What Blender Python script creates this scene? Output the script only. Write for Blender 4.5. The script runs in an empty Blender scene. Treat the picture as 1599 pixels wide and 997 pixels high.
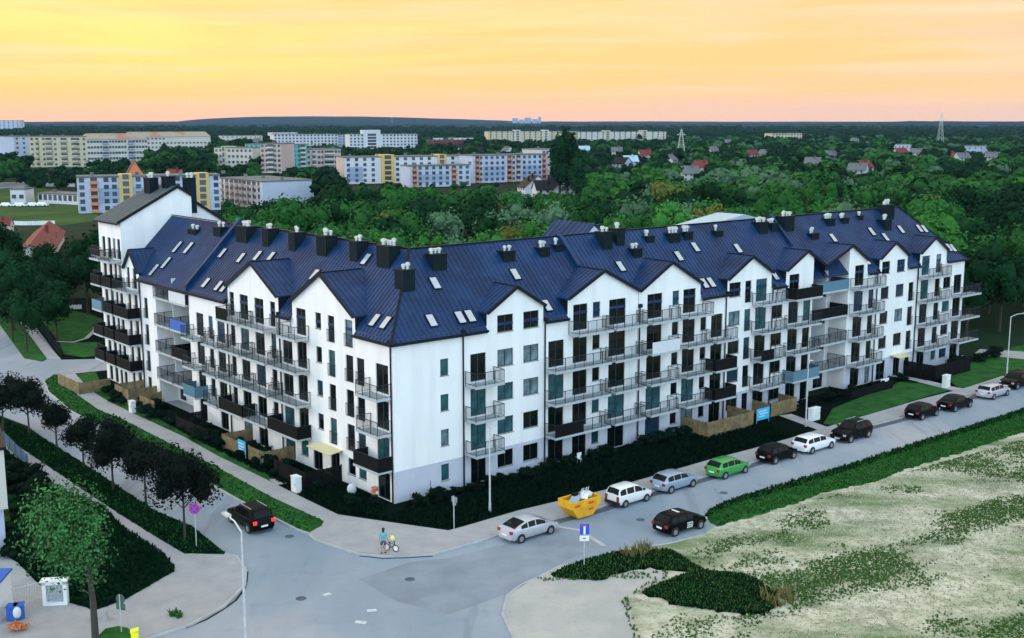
import bpy, math, random
import numpy as np
from math import radians as rad, cos, sin, pi
C = bpy.context.scene
COL = C.collection
random.seed(7)

# ---------------------------------------------------------------- camera
F0 = 1800.0; CAMH = 29.25; TH = math.atan((498.5 - 190.0) / F0)
cam_d = bpy.data.cameras.new('camera'); cam = bpy.data.objects.new('camera', cam_d); COL.objects.link(cam)
cam_d.sensor_width = 36; cam_d.lens = 36 * F0 / 1599
cam_d.clip_start = 1; cam_d.clip_end = 40000
cam.location = (0, 0, CAMH); cam.rotation_euler = (pi / 2 - TH, 0, 0)
C.camera = cam
C.view_settings.view_transform = 'Standard'; C.view_settings.look = 'None'
C.view_settings.exposure = 0.88; C.view_settings.gamma = 1
C.cycles.max_bounces = 5; C.cycles.diffuse_bounces = 3; C.cycles.glossy_bounces = 3
C.cycles.transparent_max_bounces = 8; C.cycles.volume_bounces = 0

# ---------------------------------------------------------------- world: sunset sky
SUN_EL = 14; SUN_AZ = -72      # azimuth from +Y towards -X
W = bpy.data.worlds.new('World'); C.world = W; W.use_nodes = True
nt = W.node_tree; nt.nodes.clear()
def N(t, **k):
    n = nt.nodes.new(t)
    for a, b in k.items(): setattr(n, a, b)
    return n
def Lk(a, b): nt.links.new(a, b)
def mathn(op, a, b=None, c=None, clamp=False):
    n = N('ShaderNodeMath', operation=op); n.use_clamp = clamp
    for i, v in enumerate((a, b, c)):
        if v is None: continue
        if isinstance(v, (int, float)): n.inputs[i].default_value = v
        else: Lk(v, n.inputs[i])
    return n.outputs[0]
def ramp(fac, stops):
    n = N('ShaderNodeValToRGB'); Lk(fac, n.inputs[0]); e = n.color_ramp.elements
    while len(e) < len(stops): e.new(0.5)
    for el, (p, c) in zip(e, stops): el.position = p; el.color = (*c, 1)
    return n.outputs[0]
def mixc(f, a, b, mode='MIX'):
    n = N('ShaderNodeMix', data_type='RGBA', blend_type=mode); n.clamp_result = False
    if isinstance(f, (int, float)): n.inputs[0].default_value = f
    else: Lk(f, n.inputs[0])
    for i, v in ((6, a), (7, b)):
        if isinstance(v, tuple): n.inputs[i].default_value = (*v, 1)
        else: Lk(v, n.inputs[i])
    return n.outputs[2]
tc = N('ShaderNodeTexCoord'); sp = N('ShaderNodeSeparateXYZ'); Lk(tc.outputs['Generated'], sp.inputs[0])
X, Y, Z = sp.outputs
zc = mathn('MAXIMUM', Z, 0.0)
left = ramp(zc, [(0, (.98, .53, .36)), (.022, (.98, .58, .22)), (.05, (1.0, .72, .20)), (.10, (1.0, .74, .28)), (.3, (.85, .74, .62)), (1, (.55, .80, 1.02))])
right = ramp(zc, [(0, (.78, .54, .48)), (.022, (.78, .54, .42)), (.05, (.80, .55, .38)), (.10, (.72, .56, .45)), (.3, (.66, .68, .72)), (1, (.55, .80, 1.02))])
fx = mathn('MULTIPLY_ADD', X, 1.35, 0.42, clamp=True)
front = mixc(fx, left, right)
mp = N('ShaderNodeMapping'); mp.inputs['Scale'].default_value = (3.2, 3.2, 34); Lk(tc.outputs['Generated'], mp.inputs[0])
no = N('ShaderNodeTexNoise'); no.inputs['Scale'].default_value = 1.3; no.inputs['Detail'].default_value = 5; no.inputs['Roughness'].default_value = .55; no.inputs['Distortion'].default_value = .6
Lk(mp.outputs[0], no.inputs['Vector'])
nf = ramp(no.outputs[0], [(.42, (0, 0, 0)), (.60, (1, 1, 1))])
streak_amt = mathn('MULTIPLY', mathn('MULTIPLY', mathn('MULTIPLY', zc, 30, clamp=True), nf), .60)
front = mixc(streak_amt, front, (1.04, .56, .20))
mp2 = N('ShaderNodeMapping'); mp2.inputs['Scale'].default_value = (2.1, 2.1, 60); mp2.inputs['Location'].default_value = (3, 1, 2); Lk(tc.outputs['Generated'], mp2.inputs[0])
no2 = N('ShaderNodeTexNoise'); no2.inputs['Scale'].default_value = 1.6; no2.inputs['Detail'].default_value = 6; Lk(mp2.outputs[0], no2.inputs['Vector'])
nf2 = ramp(no2.outputs[0], [(.50, (0, 0, 0)), (.72, (1, 1, 1))])
front = mixc(mathn('MULTIPLY', mathn('MULTIPLY', mathn('MULTIPLY', zc, 24, clamp=True), nf2), .60), front, (.86, .68, .50))
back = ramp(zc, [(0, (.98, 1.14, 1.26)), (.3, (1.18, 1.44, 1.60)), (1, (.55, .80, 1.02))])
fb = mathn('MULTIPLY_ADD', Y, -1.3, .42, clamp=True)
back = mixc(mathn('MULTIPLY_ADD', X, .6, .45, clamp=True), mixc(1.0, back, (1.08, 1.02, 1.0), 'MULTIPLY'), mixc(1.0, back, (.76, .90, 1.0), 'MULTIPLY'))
front = mixc(1.0, front, (.75, .70, .60), 'MULTIPLY')
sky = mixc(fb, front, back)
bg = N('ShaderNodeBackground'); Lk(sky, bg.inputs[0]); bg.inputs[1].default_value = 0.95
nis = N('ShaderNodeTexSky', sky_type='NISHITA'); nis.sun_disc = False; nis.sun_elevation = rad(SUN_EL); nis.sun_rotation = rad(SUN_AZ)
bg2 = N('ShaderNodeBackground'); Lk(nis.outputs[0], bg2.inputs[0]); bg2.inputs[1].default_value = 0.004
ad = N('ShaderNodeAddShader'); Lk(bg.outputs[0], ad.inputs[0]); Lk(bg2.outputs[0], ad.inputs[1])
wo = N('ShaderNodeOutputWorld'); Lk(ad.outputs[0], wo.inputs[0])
# one soft warm sun, low on the left
sd = bpy.data.lights.new('sun', 'SUN'); sd.energy = 0.6; sd.angle = rad(18); sd.color = (1.0, .86, .72)
so = bpy.data.objects.new('sun', sd); COL.objects.link(so)
so.rotation_euler = (rad(90 - SUN_EL), 0, rad(180 - SUN_AZ - 180 + 0) + pi - pi)
from mathutils import Vector, Matrix
sdir = Vector((sin(rad(SUN_AZ)) * cos(rad(SUN_EL)), cos(rad(SUN_AZ)) * cos(rad(SUN_EL)), sin(rad(SUN_EL))))
so.rotation_euler = sdir.to_track_quat('Z', 'Y').to_euler()

# ---------------------------------------------------------------- geometry of the photograph -> ground
CY, CX = 498.5, 799.5
PH = rad(40.3); C0 = (-9.05, 85.4)
UU = (cos(PH), sin(PH)); VV = (-sin(PH), cos(PH))
def ray(x, y):
    u = (x - CX) / F0; v = -(y - CY) / F0
    return (u, cos(TH) + v * sin(TH), -sin(TH) + v * cos(TH))
def at(x, y, z=0.0):
    d = ray(x, y); t = (z - CAMH) / d[2]
    return (d[0] * t, d[1] * t)
def at_d(x, dist):      # ground point seen in picture column x at forward distance
    return ((x - CX) / F0 * dist / cos(TH) * 1.0, dist)
def uv(u, v): return (C0[0] + u * UU[0] + v * VV[0], C0[1] + u * UU[1] + v * VV[1])
def proj(Xw, Yw, Zw):
    z = Zw - CAMH; f = Yw * cos(TH) - z * sin(TH); u = Yw * sin(TH) + z * cos(TH)
    return (CX + F0 * Xw / f, CY - F0 * u / f)

# ---------------------------------------------------------------- materials
MATS = {}
def mat(name, col, rough=.7, metal=0.0, var=0.0, scale=1.0, col2=None, bump=0.0, bscale=None, spec=.5, emit=0.0, trans=0.0, coords='Object', detail=4, contrast=(.35, .65), rnd=0.0, coat=0.0):
    m = bpy.data.materials.new(name); m.use_nodes = True; t = m.node_tree; b = t.nodes['Principled BSDF']
    b.inputs['Roughness'].default_value = rough; b.inputs['Metallic'].default_value = metal
    b.inputs['Base Color'].default_value = (*col, 1); b.inputs['Specular IOR Level'].default_value = spec
    b.inputs['Coat Weight'].default_value = coat; b.inputs['Coat Roughness'].default_value = .25
    tcn = t.nodes.new('ShaderNodeTexCoord')
    last = None
    if col2 is None and var > 0: col2 = tuple(c * (1 - var) for c in col)
    if col2 is not None:
        n = t.nodes.new('ShaderNodeTexNoise'); n.inputs['Scale'].default_value = scale; n.inputs['Detail'].default_value = detail; n.inputs['Roughness'].default_value = .65
        t.links.new(tcn.outputs[coords], n.inputs['Vector'])
        r = t.nodes.new('ShaderNodeValToRGB'); r.color_ramp.elements[0].position = contrast[0]; r.color_ramp.elements[1].position = contrast[1]
        r.color_ramp.elements[0].color = (*col2, 1); r.color_ramp.elements[1].color = (*col, 1)
        t.links.new(n.outputs[0], r.inputs[0]); last = r.outputs[0]
    if rnd > 0:
        oi = t.nodes.new('ShaderNodeObjectInfo'); hs = t.nodes.new('ShaderNodeHueSaturation')
        mr = t.nodes.new('ShaderNodeMapRange'); mr.inputs[3].default_value = 1 - rnd; mr.inputs[4].default_value = 1 + rnd
        t.links.new(oi.outputs['Random'], mr.inputs[0]); t.links.new(mr.outputs[0], hs.inputs['Value'])
        if last is None: hs.inputs['Color'].default_value = (*col, 1)
        else: t.links.new(last, hs.inputs['Color'])
        last = hs.outputs[0]
    if last is not None: t.links.new(last, b.inputs['Base Color'])
    if bump > 0:
        n = t.nodes.new('ShaderNodeTexNoise'); n.inputs['Scale'].default_value = bscale or scale * 4; n.inputs['Detail'].default_value = 3
        t.links.new(tcn.outputs[coords], n.inputs['Vector'])
        bp = t.nodes.new('ShaderNodeBump'); bp.inputs['Strength'].default_value = bump; bp.inputs['Distance'].default_value = .1
        t.links.new(n.outputs[0], bp.inputs['Height']); t.links.new(bp.outputs[0], b.inputs['Normal'])
    if emit > 0:
        b.inputs['Emission Color'].default_value = (*col, 1); b.inputs['Emission Strength'].default_value = emit
    if trans > 0: b.inputs['Transmission Weight'].default_value = trans
    MATS[name] = m
    return m
def second_noise(m, col, scale, lo, hi, coords='Object', stretch=None, amount=1.0):
    """lay a second noise-shaped patchwork of another colour over a material's own colour"""
    t = m.node_tree; b = t.nodes['Principled BSDF']; src = b.inputs['Base Color'].links[0].from_socket
    tcn = t.nodes.new('ShaderNodeTexCoord'); n = t.nodes.new('ShaderNodeTexNoise'); n.inputs['Scale'].default_value = scale; n.inputs['Detail'].default_value = 6; n.inputs['Roughness'].default_value = .6
    if stretch:
        mpn = t.nodes.new('ShaderNodeMapping'); mpn.inputs['Scale'].default_value = stretch[:3]; mpn.inputs['Rotation'].default_value = (0, 0, stretch[3])
        t.links.new(tcn.outputs[coords], mpn.inputs[0]); t.links.new(mpn.outputs[0], n.inputs['Vector'])
    else: t.links.new(tcn.outputs[coords], n.inputs['Vector'])
    r = t.nodes.new('ShaderNodeMapRange'); r.inputs[1].default_value = lo; r.inputs[2].default_value = hi; r.inputs[4].default_value = amount
    t.links.new(n.outputs[0], r.inputs[0])
    mx = t.nodes.new('ShaderNodeMix'); mx.data_type = 'RGBA'; t.links.new(r.outputs[0], mx.inputs[0]); t.links.new(src, mx.inputs[6]); mx.inputs[7].default_value = (*col, 1)
    t.links.new(mx.outputs[2], b.inputs['Base Color'])
    return m

M = {}
M['wall'] = mat('white_render', (.83, .82, .81), .85, var=.06, scale=.35, bump=.05, bscale=9)
second_noise(M['wall'], (.60, .61, .62), .22, .46, .78, stretch=(4, 4, .3, 0), amount=.55)
M['plinth'] = mat('grey_render', (.50, .52, .60), .85, var=.1, scale=.6)
M['bluebase'] = mat('blue_plinth', (.10, .20, .36), .8, var=.15, scale=1)
M['roof'] = mat('blue_standing_seam', (.003, .033, .112), .45, metal=0.0, var=.45, scale=.25, spec=.28)
second_noise(M['roof'], (.02, .05, .11), .5, .45, .75, amount=.6)
M['rooftower'] = mat('grey_roof', (.05, .075, .09), .6, var=.15, scale=.4)
M['trim'] = mat('anthracite_trim', (.010, .014, .018), .5, spec=.12, var=.2, scale=1)
M['clad'] = mat('chimney_cladding', (.007, .017, .022), .6, spec=.12, var=.3, scale=1.2)
M['frame'] = mat('window_frame', (.015, .022, .026), .45)
M['glass_dark'] = mat('glass_dark', (.004, .008, .008), .12, spec=.3, var=.5, scale=.7)
M['glass_teal'] = mat('glass_teal_curtain', (.03, .12, .14), .2, var=.6, scale=1.2)
M['glass_pale'] = mat('glass_pale_curtain', (.16, .24, .28), .25, var=.6, scale=1.4)
M['glass_blue'] = mat('glass_blue', (.012, .035, .06), .12)
M['slab'] = mat('balcony_concrete', (.42, .46, .48), .8, var=.15, scale=1)
M['rail'] = mat('railing_metal', (.02, .03, .035), .6, spec=.2)
M['dark_mat'] = mat('dark_screen', (.006, .007, .008), .8, spec=.12, var=.3, scale=2)
M['white_mat'] = mat('white_screen', (.62, .64, .66), .8, var=.1, scale=2)
M['blue_mat'] = mat('blue_banner', (.015, .10, .42), .6)
M['cyan_mat'] = mat('cyan_banner', (.02, .42, .72), .6)
M['rail_glass'] = mat('railing_glass', (.10, .20, .27), .15)
M['white'] = mat('white_paint', (.78, .78, .78), .5, var=.08, scale=2)
M['steel'] = mat('zinc_steel', (.62, .66, .66), .45, metal=.4, var=.25, scale=3)
M['skyl'] = mat('skylight_glass', (.50, .56, .62), .15, metal=.35, var=.1, scale=1)  # whitish base colour stands in for sky reflected in the panes
M['road'] = mat('road_concrete', (.325, .345, .375), .85, col2=(.24, .275, .315), scale=.09, bump=.15, bscale=5, coords='Object', contrast=(.3, .7))
second_noise(M['road'], (.135, .20, .26), .05, .44, .62, stretch=(1, .30, 1, rad(-38)), amount=.62)
second_noise(M['road'], (.42, .38, .36), .045, .50, .66, stretch=(1, .5, 1, rad(30)), amount=.75)
second_noise(M['road'], (.16, .18, .21), .8, .56, .8, amount=.5)
second_noise(M['road'], (.13, .145, .17), .6, .58, .64, stretch=(1, .08, 1, rad(-50)), amount=.35)
M['asphalt'] = mat('asphalt_patch', (.235, .265, .31), .85, var=.25, scale=.3, bump=.1, bscale=8)
M['gutter'] = mat('kerb_shade_and_cover', (.085, .10, .125), .85, var=.25, scale=.6)  # dark tone of the painted kerb shade, also used on manhole covers
M['pave'] = mat('paving_slabs', (.36, .345, .335), .88, col2=(.29, .285, .29), scale=.5, bump=.15, bscale=8)
second_noise(M['pave'], (.20, .20, .20), 2.2, .60, .8, amount=.5)
M['apron'] = mat('pale_gravel', (.42, .40, .36), .92, col2=(.34, .33, .31), scale=.25, bump=.4, bscale=6)
second_noise(M['apron'], (.24, .24, .25), 1.1, .55, .8, amount=.5)
M['kerb'] = mat('kerb_stone', (.42, .42, .42), .8, var=.2, scale=1)
M['grass'] = mat('lawn_grass', (.030, .125, .022), .95, col2=(.012, .060, .014), scale=.6, bump=.6, bscale=12, spec=.1)
second_noise(M['grass'], (.045, .075, .018), .35, .52, .75, amount=.5)
M['grassdark'] = mat('dark_groundcover', (.002, .009, .005), .95, col2=(.001, .004, .0025), scale=.5, bump=.7, bscale=9, spec=.03)  # near-black planting, dark by its own base colour
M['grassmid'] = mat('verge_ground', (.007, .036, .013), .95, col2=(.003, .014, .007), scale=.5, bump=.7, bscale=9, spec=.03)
M['sand'] = mat('sand_and_dry_grass', (.58, .54, .43), .95, col2=(.44, .43, .31), scale=.45, bump=.6, bscale=5, spec=.1, detail=8, contrast=(.3, .6))
second_noise(M['sand'], (.085, .16, .045), .085, .46, .64, stretch=(1, 2.2, 1, rad(-25)), amount=.85)
second_noise(M['sand'], (.022, .065, .016), .13, .54, .70, stretch=(1, 2.0, 1, rad(-25)), amount=.85)
second_noise(M['sand'], (.12, .15, .07), 1.1, .50, .66, amount=.5)
second_noise(M['sand'], (.16, .15, .10), 4.5, .52, .64, amount=.5)
M['wheat'] = mat('dry_stalks', (.20, .15, .05), .9, var=.3, scale=2)
M['far'] = mat('far_ground', (.012, .032, .012), .95, col2=(.004, .013, .007), scale=.02, spec=.1, detail=8)
M['field'] = mat('field_grass', (.045, .10, .02), .95, col2=(.018, .05, .012), scale=.05, spec=.1, detail=8)
M['hill'] = mat('hill_forest', (.012, .040, .050), .95, col2=(.007, .024, .032), scale=.01, spec=.05, detail=10)  # blue of distance haze is mixed into the hill colour
M['bark'] = mat('bark', (.05, .045, .035), .9, var=.4, scale=6, bump=.4)
M['leaf_dark'] = mat('leaf_dark', (.007, .033, .011), .9, spec=.05, rnd=.35)
M['leaf_mid'] = mat('leaf_mid', (.020, .090, .018), .85, spec=.08, rnd=.35)
M['leaf_lite'] = mat('leaf_light', (.032, .135, .022), .85, spec=.08, rnd=.3)
M['leaf_silver'] = mat('leaf_silver', (.065, .14, .07), .85, spec=.15, rnd=.25)
M['leaf_yel'] = mat('leaf_yellow', (.085, .105, .018), .8, spec=.15, rnd=.2)
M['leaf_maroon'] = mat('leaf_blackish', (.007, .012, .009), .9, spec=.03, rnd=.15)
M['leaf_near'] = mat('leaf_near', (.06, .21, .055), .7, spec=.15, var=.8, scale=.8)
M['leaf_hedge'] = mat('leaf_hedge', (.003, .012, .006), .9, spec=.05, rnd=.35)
M['wood'] = mat('fence_wood', (.26, .19, .085), .8, col2=(.12, .09, .05), scale=1.5)
M['tyre'] = mat('tyre', (.012, .012, .013), .85)
M['rim'] = mat('rim', (.35, .36, .38), .35, metal=.7)
M['carglass'] = mat('car_glass', (.004, .007, .008), .12, spec=.16)
M['plate'] = mat('plate', (.75, .75, .75), .5)
M['redlamp'] = mat('red_lamp', (.30, .012, .02), .25)
M['redlit'] = mat('red_lamp_lit', (.9, .03, .03), .3, emit=.55)
M['headlamp'] = mat('head_lamp', (.6, .62, .65), .15, metal=.4)
M['black_plastic'] = mat('black_plastic', (.012, .013, .014), .6)
def carpaint(n, c, metal=.3): M[n] = mat(n, c, .28, metal=metal, coat=.6, var=.06, scale=.8); return M[n]
carpaint('paint_silver', (.50, .50, .54)); carpaint('paint_white', (.78, .76, .74), 0); carpaint('paint_blue', (.30, .38, .48))
carpaint('paint_green', (.03, .32, .05), .2); M['paint_black'] = mat('paint_black', (.0015, .0025, .003), .32, spec=.08); carpaint('paint_purewhite', (.80, .80, .84), 0)
M['skip'] = mat('skip_yellow', (.85, .42, .012), .5, var=.2, scale=1.5)
M['red'] = mat('red_paint', (.65, .06, .02), .6)
M['roofred'] = mat('red_roof', (.17, .016, .018), .7, var=.3, scale=.6)
M['roofbeige'] = mat('beige_roof', (.30, .26, .20), .85, col2=(.34, .14, .08), scale=.03, contrast=(.42, .5))
M['cream'] = mat('cream_render', (.52, .47, .32), .85, var=.12, scale=.08)
M['cream2'] = mat('pale_render', (.56, .53, .47), .85, var=.12, scale=.08)
M['pink'] = mat('pink_render', (.52, .40, .36), .85, var=.1, scale=.08)
M['turq'] = mat('turquoise_render', (.12, .46, .44), .85, var=.1, scale=.08)
M['pblue'] = mat('pale_blue_render', (.46, .50, .62), .85, var=.15, scale=.08)
M['pblue2'] = mat('blue_grey_render', (.28, .36, .50), .85, var=.15, scale=.08)
M['pblue_dim'] = mat('dull_blue_panel', (.03, .10, .17), .6, var=.4, scale=1)
M['yellow'] = mat('yellow_render', (.62, .42, .13), .85, var=.1, scale=.1)
M['orange'] = mat('orange_balcony', (.62, .20, .08), .85)
M['bgwhite'] = mat('off_white_render', (.60, .60, .64), .85, var=.12, scale=.08)
M['bgwin'] = mat('far_window', (.05, .065, .085), .3, rnd=.6)
M['bgroof'] = mat('felt_roof', (.14, .15, .15), .9, var=.3, scale=.15)
M['palemetal'] = mat('pale_metal_roof', (.38, .55, .66), .4, metal=.2, var=.15, scale=.2)
M['skin'] = mat('skin', (.42, .24, .17), .6)
M['teal'] = mat('teal_shirt', (.04, .42, .42), .8); M['denim'] = mat('blue_shorts', (.02, .07, .18), .8)
M['hair'] = mat('dark_hair', (.012, .010, .010), .6); M['paleyellow'] = mat('pale_yellow', (.72, .74, .25), .7)
M['vivid_yellow'] = mat('vivid_yellow', (.85, .80, .02), .5)
M['signblue'] = mat('sign_blue', (.01, .08, .55), .4); M['signred'] = mat('sign_red', (.62, .03, .14), .4)
M['signgrey'] = mat('sign_back', (.30, .32, .32), .5, metal=.4); M['signgreen'] = mat('sign_back_dark', (.05, .12, .10), .5)
M['lampglow'] = mat('warm_lamp', (1.0, .72, .35), .5, emit=2.5)
M['canopy'] = mat('canopy_panel', (.62, .55, .30), .4)
M['whitemark'] = mat('white_marking', (.62, .62, .64), .8, var=.3, scale=3)

# ---------------------------------------------------------------- mesh helpers
class MB:
    def __init__(s): s.v = []; s.f = []
    def face(s, *pts):
        i = len(s.v); s.v += [tuple(p) for p in pts]; s.f.append(tuple(range(i, i + len(pts))))
    def box(s, x0, x1, y0, y1, z0, z1):
        i = len(s.v); s.v += [(x, y, z) for z in (z0, z1) for y in (y0, y1) for x in (x0, x1)]
        s.f += [tuple(i + k for k in q) for q in ((0, 2, 3, 1), (4, 5, 7, 6), (0, 1, 5, 4), (2, 6, 7, 3), (0, 4, 6, 2), (1, 3, 7, 5))]
    def bar(s, a, b, w, h=None, up=(0, 0, 1)):
        h = h or w; a = Vector(a); b = Vector(b); d = (b - a).normalized(); u = Vector(up)
        if abs(d.dot(u)) > .98: u = Vector((1, 0, 0))
        r = d.cross(u).normalized(); u = r.cross(d).normalized(); i = len(s.v)
        for p in (a, b):
            for sx, sy in ((-1, -1), (1, -1), (1, 1), (-1, 1)): s.v.append(tuple(p + r * (w / 2 * sx) + u * (h / 2 * sy)))
        s.f += [tuple(i + k for k in q) for q in ((0, 1, 2, 3), (7, 6, 5, 4), (0, 4, 5, 1), (1, 5, 6, 2), (2, 6, 7, 3), (3, 7, 4, 0))]
    def tube(s, a, b, r0, r1=None, n=8, cap=True):
        r1 = r0 if r1 is None else r1; a = Vector(a); b = Vector(b); d = (b - a).normalized()
        u = Vector((1, 0, 0)) if abs(d.x) < .9 else Vector((0, 1, 0)); x = d.cross(u).normalized(); y = d.cross(x); i = len(s.v)
        for p, r in ((a, r0), (b, r1)):
            for k in range(n): s.v.append(tuple(p + x * (r * cos(2 * pi * k / n)) + y * (r * sin(2 * pi * k / n))))
        for k in range(n): s.f.append((i + k, i + (k + 1) % n, i + n + (k + 1) % n, i + n + k))
        if cap: s.f.append(tuple(i + k for k in range(n - 1, -1, -1))); s.f.append(tuple(i + n + k for k in range(n)))
    def prism(s, pts, z0, z1):
        n = len(pts); i = len(s.v); s.v += [(p[0], p[1], z0) for p in pts] + [(p[0], p[1], z1) for p in pts]
        s.f.append(tuple(i + n + k for k in range(n)))
        s.f.append(tuple(i + k for k in range(n - 1, -1, -1)))
        for k in range(n): s.f.append((i + k, i + (k + 1) % n, i + n + (k + 1) % n, i + n + k))
    def sphere(s, c, rx, ry=None, rz=None, n=10, m=6):
        ry = ry or rx; rz = rz or rx; i = len(s.v)
        for a in range(m + 1):
            t = pi * a / m
            for k in range(n): s.v.append((c[0] + rx * sin(t) * cos(2 * pi * k / n), c[1] + ry * sin(t) * sin(2 * pi * k / n), c[2] + rz * cos(t)))
        for a in range(m):
            for k in range(n): s.f.append((i + a * n + k, i + a * n + (k + 1) % n, i + (a + 1) * n + (k + 1) % n, i + (a + 1) * n + k))
    def mesh(s, name, m, smooth=False):
        me = bpy.data.meshes.new(name); me.from_pydata(s.v, [], s.f); me.materials.append(m); me.update()
        if smooth:
            for p in me.polygons: p.use_smooth = True
            try: me.set_sharp_from_angle(angle=rad(40))
            except Exception: pass
        return me
    def obj(s, name, m, parent=None, loc=(0, 0, 0), rotz=0, smooth=False):
        return link(name, s.mesh(name, m, smooth), parent, loc, rotz)
def link(name, me, parent=None, loc=(0, 0, 0), rotz=0):
    o = bpy.data.objects.new(name, me); COL.objects.link(o); o.location = loc; o.rotation_euler = (0, 0, rotz)
    if parent: o.parent = parent
    return o
def tag(o, label=None, cat=None, group=None, kind=None):
    if label: o['label'] = label
    if cat: o['category'] = cat
    if group: o['group'] = group
    if kind: o['kind'] = kind
    return o
def thing(name, label, cat, loc=(0, 0, 0), rotz=0, group=None):
    o = bpy.data.objects.new(name, None); COL.objects.link(o); o.location = loc; o.rotation_euler = (0, 0, rotz); o.empty_display_size = .3
    return tag(o, label, cat, group)
def copy_tree(o, parent=None, loc=None, rotz=None, label=None, scale=None):
    c = o.copy(); COL.objects.link(c)
    if parent is not None: c.parent = parent
    if loc is not None: c.location = loc
    if rotz is not None: c.rotation_euler = (0, 0, rotz)
    if scale is not None: c.scale = scale
    if label: c['label'] = label
    for ch in [x for x in o.children]: copy_tree(ch, c)
    return c

# ================================================================ THE GROUND
def sheet(name, pts, z, m, h=None, kind='structure', world=False, rough=0):
    P = [p if world else at(*p) for p in pts]
    if rough:
        rg = random.Random(int(abs(P[0][0]) * 100)); Q = []
        for a, b in zip(P, P[1:] + P[:1]):
            L = math.hypot(b[0] - a[0], b[1] - a[1]); k = max(1, int(L / .45)) if L < 60 else 1
            for i in range(k): t_ = i / k; e = rg.uniform(-rough, rough); Q.append((a[0] + (b[0] - a[0]) * t_ - (b[1] - a[1]) / max(L, .1) * e, a[1] + (b[1] - a[1]) * t_ + (b[0] - a[0]) / max(L, .1) * e))
        P = Q
    a = sum(P[i][0] * P[(i + 1) % len(P)][1] - P[(i + 1) % len(P)][0] * P[i][1] for i in range(len(P)))
    if a < 0: P = P[::-1]
    b = MB()
    if h: b.prism(P, z - h, z)
    else: b.face(*[(p[0], p[1], z) for p in P])
    o = b.obj(name, m)
    # triangulate concave outlines properly
    import bmesh
    bm = bmesh.new(); bm.from_mesh(o.data); bmesh.ops.triangulate(bm, faces=[f for f in bm.faces if len(f.verts) > 4]); bm.to_mesh(o.data); bm.free()
    return tag(o, kind=kind) if kind else o
def ribbon(name, pts, z0, z1, w, m, kind='structure', world=False, closed=False):
    P = [Vector(p if world else at(*p)) for p in pts]; b = MB(); n = len(P); L = []; R = []
    for i in range(n):
        d = (P[min(i + 1, n - 1)] - P[max(i - 1, 0)]).normalized(); q = Vector((-d.y, d.x)) * (w / 2); L.append(P[i] + q); R.append(P[i] - q)
    for i in range(n - 1):
        b.face((*L[i], z1), (*R[i], z1), (*R[i + 1], z1), (*L[i + 1], z1))
        b.face((*L[i], z0), (*L[i], z1), (*L[i + 1], z1), (*L[i + 1], z0)); b.face((*R[i], z1), (*R[i], z0), (*R[i + 1], z0), (*R[i + 1], z1))
    return tag(b.obj(name, m), kind=kind)

sheet('ground', [(-8800, -50), (8800, -50), (8800, 8800), (-8800, 8800)], -.06, M['far'], world=True)
sheet('road', [(-520, 420), (-520, 1500), (560, 1700), (2700, 1700), (2400, 560), (1700, 540), (1250, 650), (700, 750), (420, 680), (200, 545), (-40, 420)], 0.0, M['road'])
PV = .12
left_path_r = [(95, 562), (118, 585), (141, 611), (168, 628), (205, 646), (287, 684), (340, 714), (422, 754), (480, 783), (528, 806)]
left_path_l = [(83, 586), (95, 587), (104, 602), (119, 617), (154, 642), (188, 655), (260, 692), (340, 732), (363, 745), (425, 779), (505, 816)]
# pavement along the building (left street), plaza at the corner, pavement along the right street
sheet('pavement', left_path_r[1:] + [(606, 817.5), (700, 831), (726, 824), (808, 800), (950, 766), (1106, 720.5), (1174, 703), (1235, 686), (1297, 667), (1435, 626), (1490, 612), (1506, 608), (1569, 587.5), (1760, 535),
      (1775, 548), (1599, 594), (1528, 614), (1415, 650), (1300, 680), (1174, 722), (1101, 744), (1023, 766), (950, 787), (938, 792), (860, 812), (780, 835), (740, 848), (675, 865.5), (598, 869), (559, 865), (492, 843), (482, 834)] + left_path_l[::-1][:-1], PV, M['pave'], h=.2)
kerb_r = [(482, 835.5), (492, 844.5), (559, 866.5), (598, 870.5), (675, 867), (740, 849.5), (780, 836.5), (860, 813.5), (938, 793.5), (950, 788.5), (1023, 767.5), (1101, 745.5), (1174, 723.5), (1300, 681.5), (1415, 651.5), (1528, 615.5), (1599, 595.5), (1775, 549)]
ribbon('kerb', kerb_r, -.05, PV + .006, .16, M['kerb'])
shade_line = [at(*p) for p in kerb_r[6:]]
ribbon('gutter', [(p[0] + .45 * VV[0] * -1, p[1] - .45 * VV[1]) for p in shade_line], 0, .006, .8, M['gutter'], world=True)  # kerb shade painted as a broad dark strip along the parking edge
ribbon('gutter', [(386, 893), (385, 906), (381, 921), (368, 938), (350, 951), (322, 968), (290, 981)], 0, .007, .16, M['trim'])  # thin dark ribbon paints the kerb's shadow round the pavement island
ribbon('gutter', [(562, 868.6), (598, 872.4), (636, 871.4), (676, 869)], 0, .007, .14, M['trim'])  # same painted kerb shadow along the plaza front
# grass verge beside the left street
verge = [(69.5, 597), (84, 586.5)] + left_path_l[1:] + [(503, 823), (482, 835), (464, 828), (373, 782), (340, 763), (210, 695), (152, 664), (110, 642), (76, 613)]
sheet('verge', verge, PV + .01, M['grass'], h=.2)
ribbon('kerb', [(69.5, 597), (76, 613.5), (110, 643), (152, 665), (210, 696), (340, 764), (373, 783), (464, 829), (482, 835)], -.05, PV + .016, .15, M['kerb'])
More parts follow.
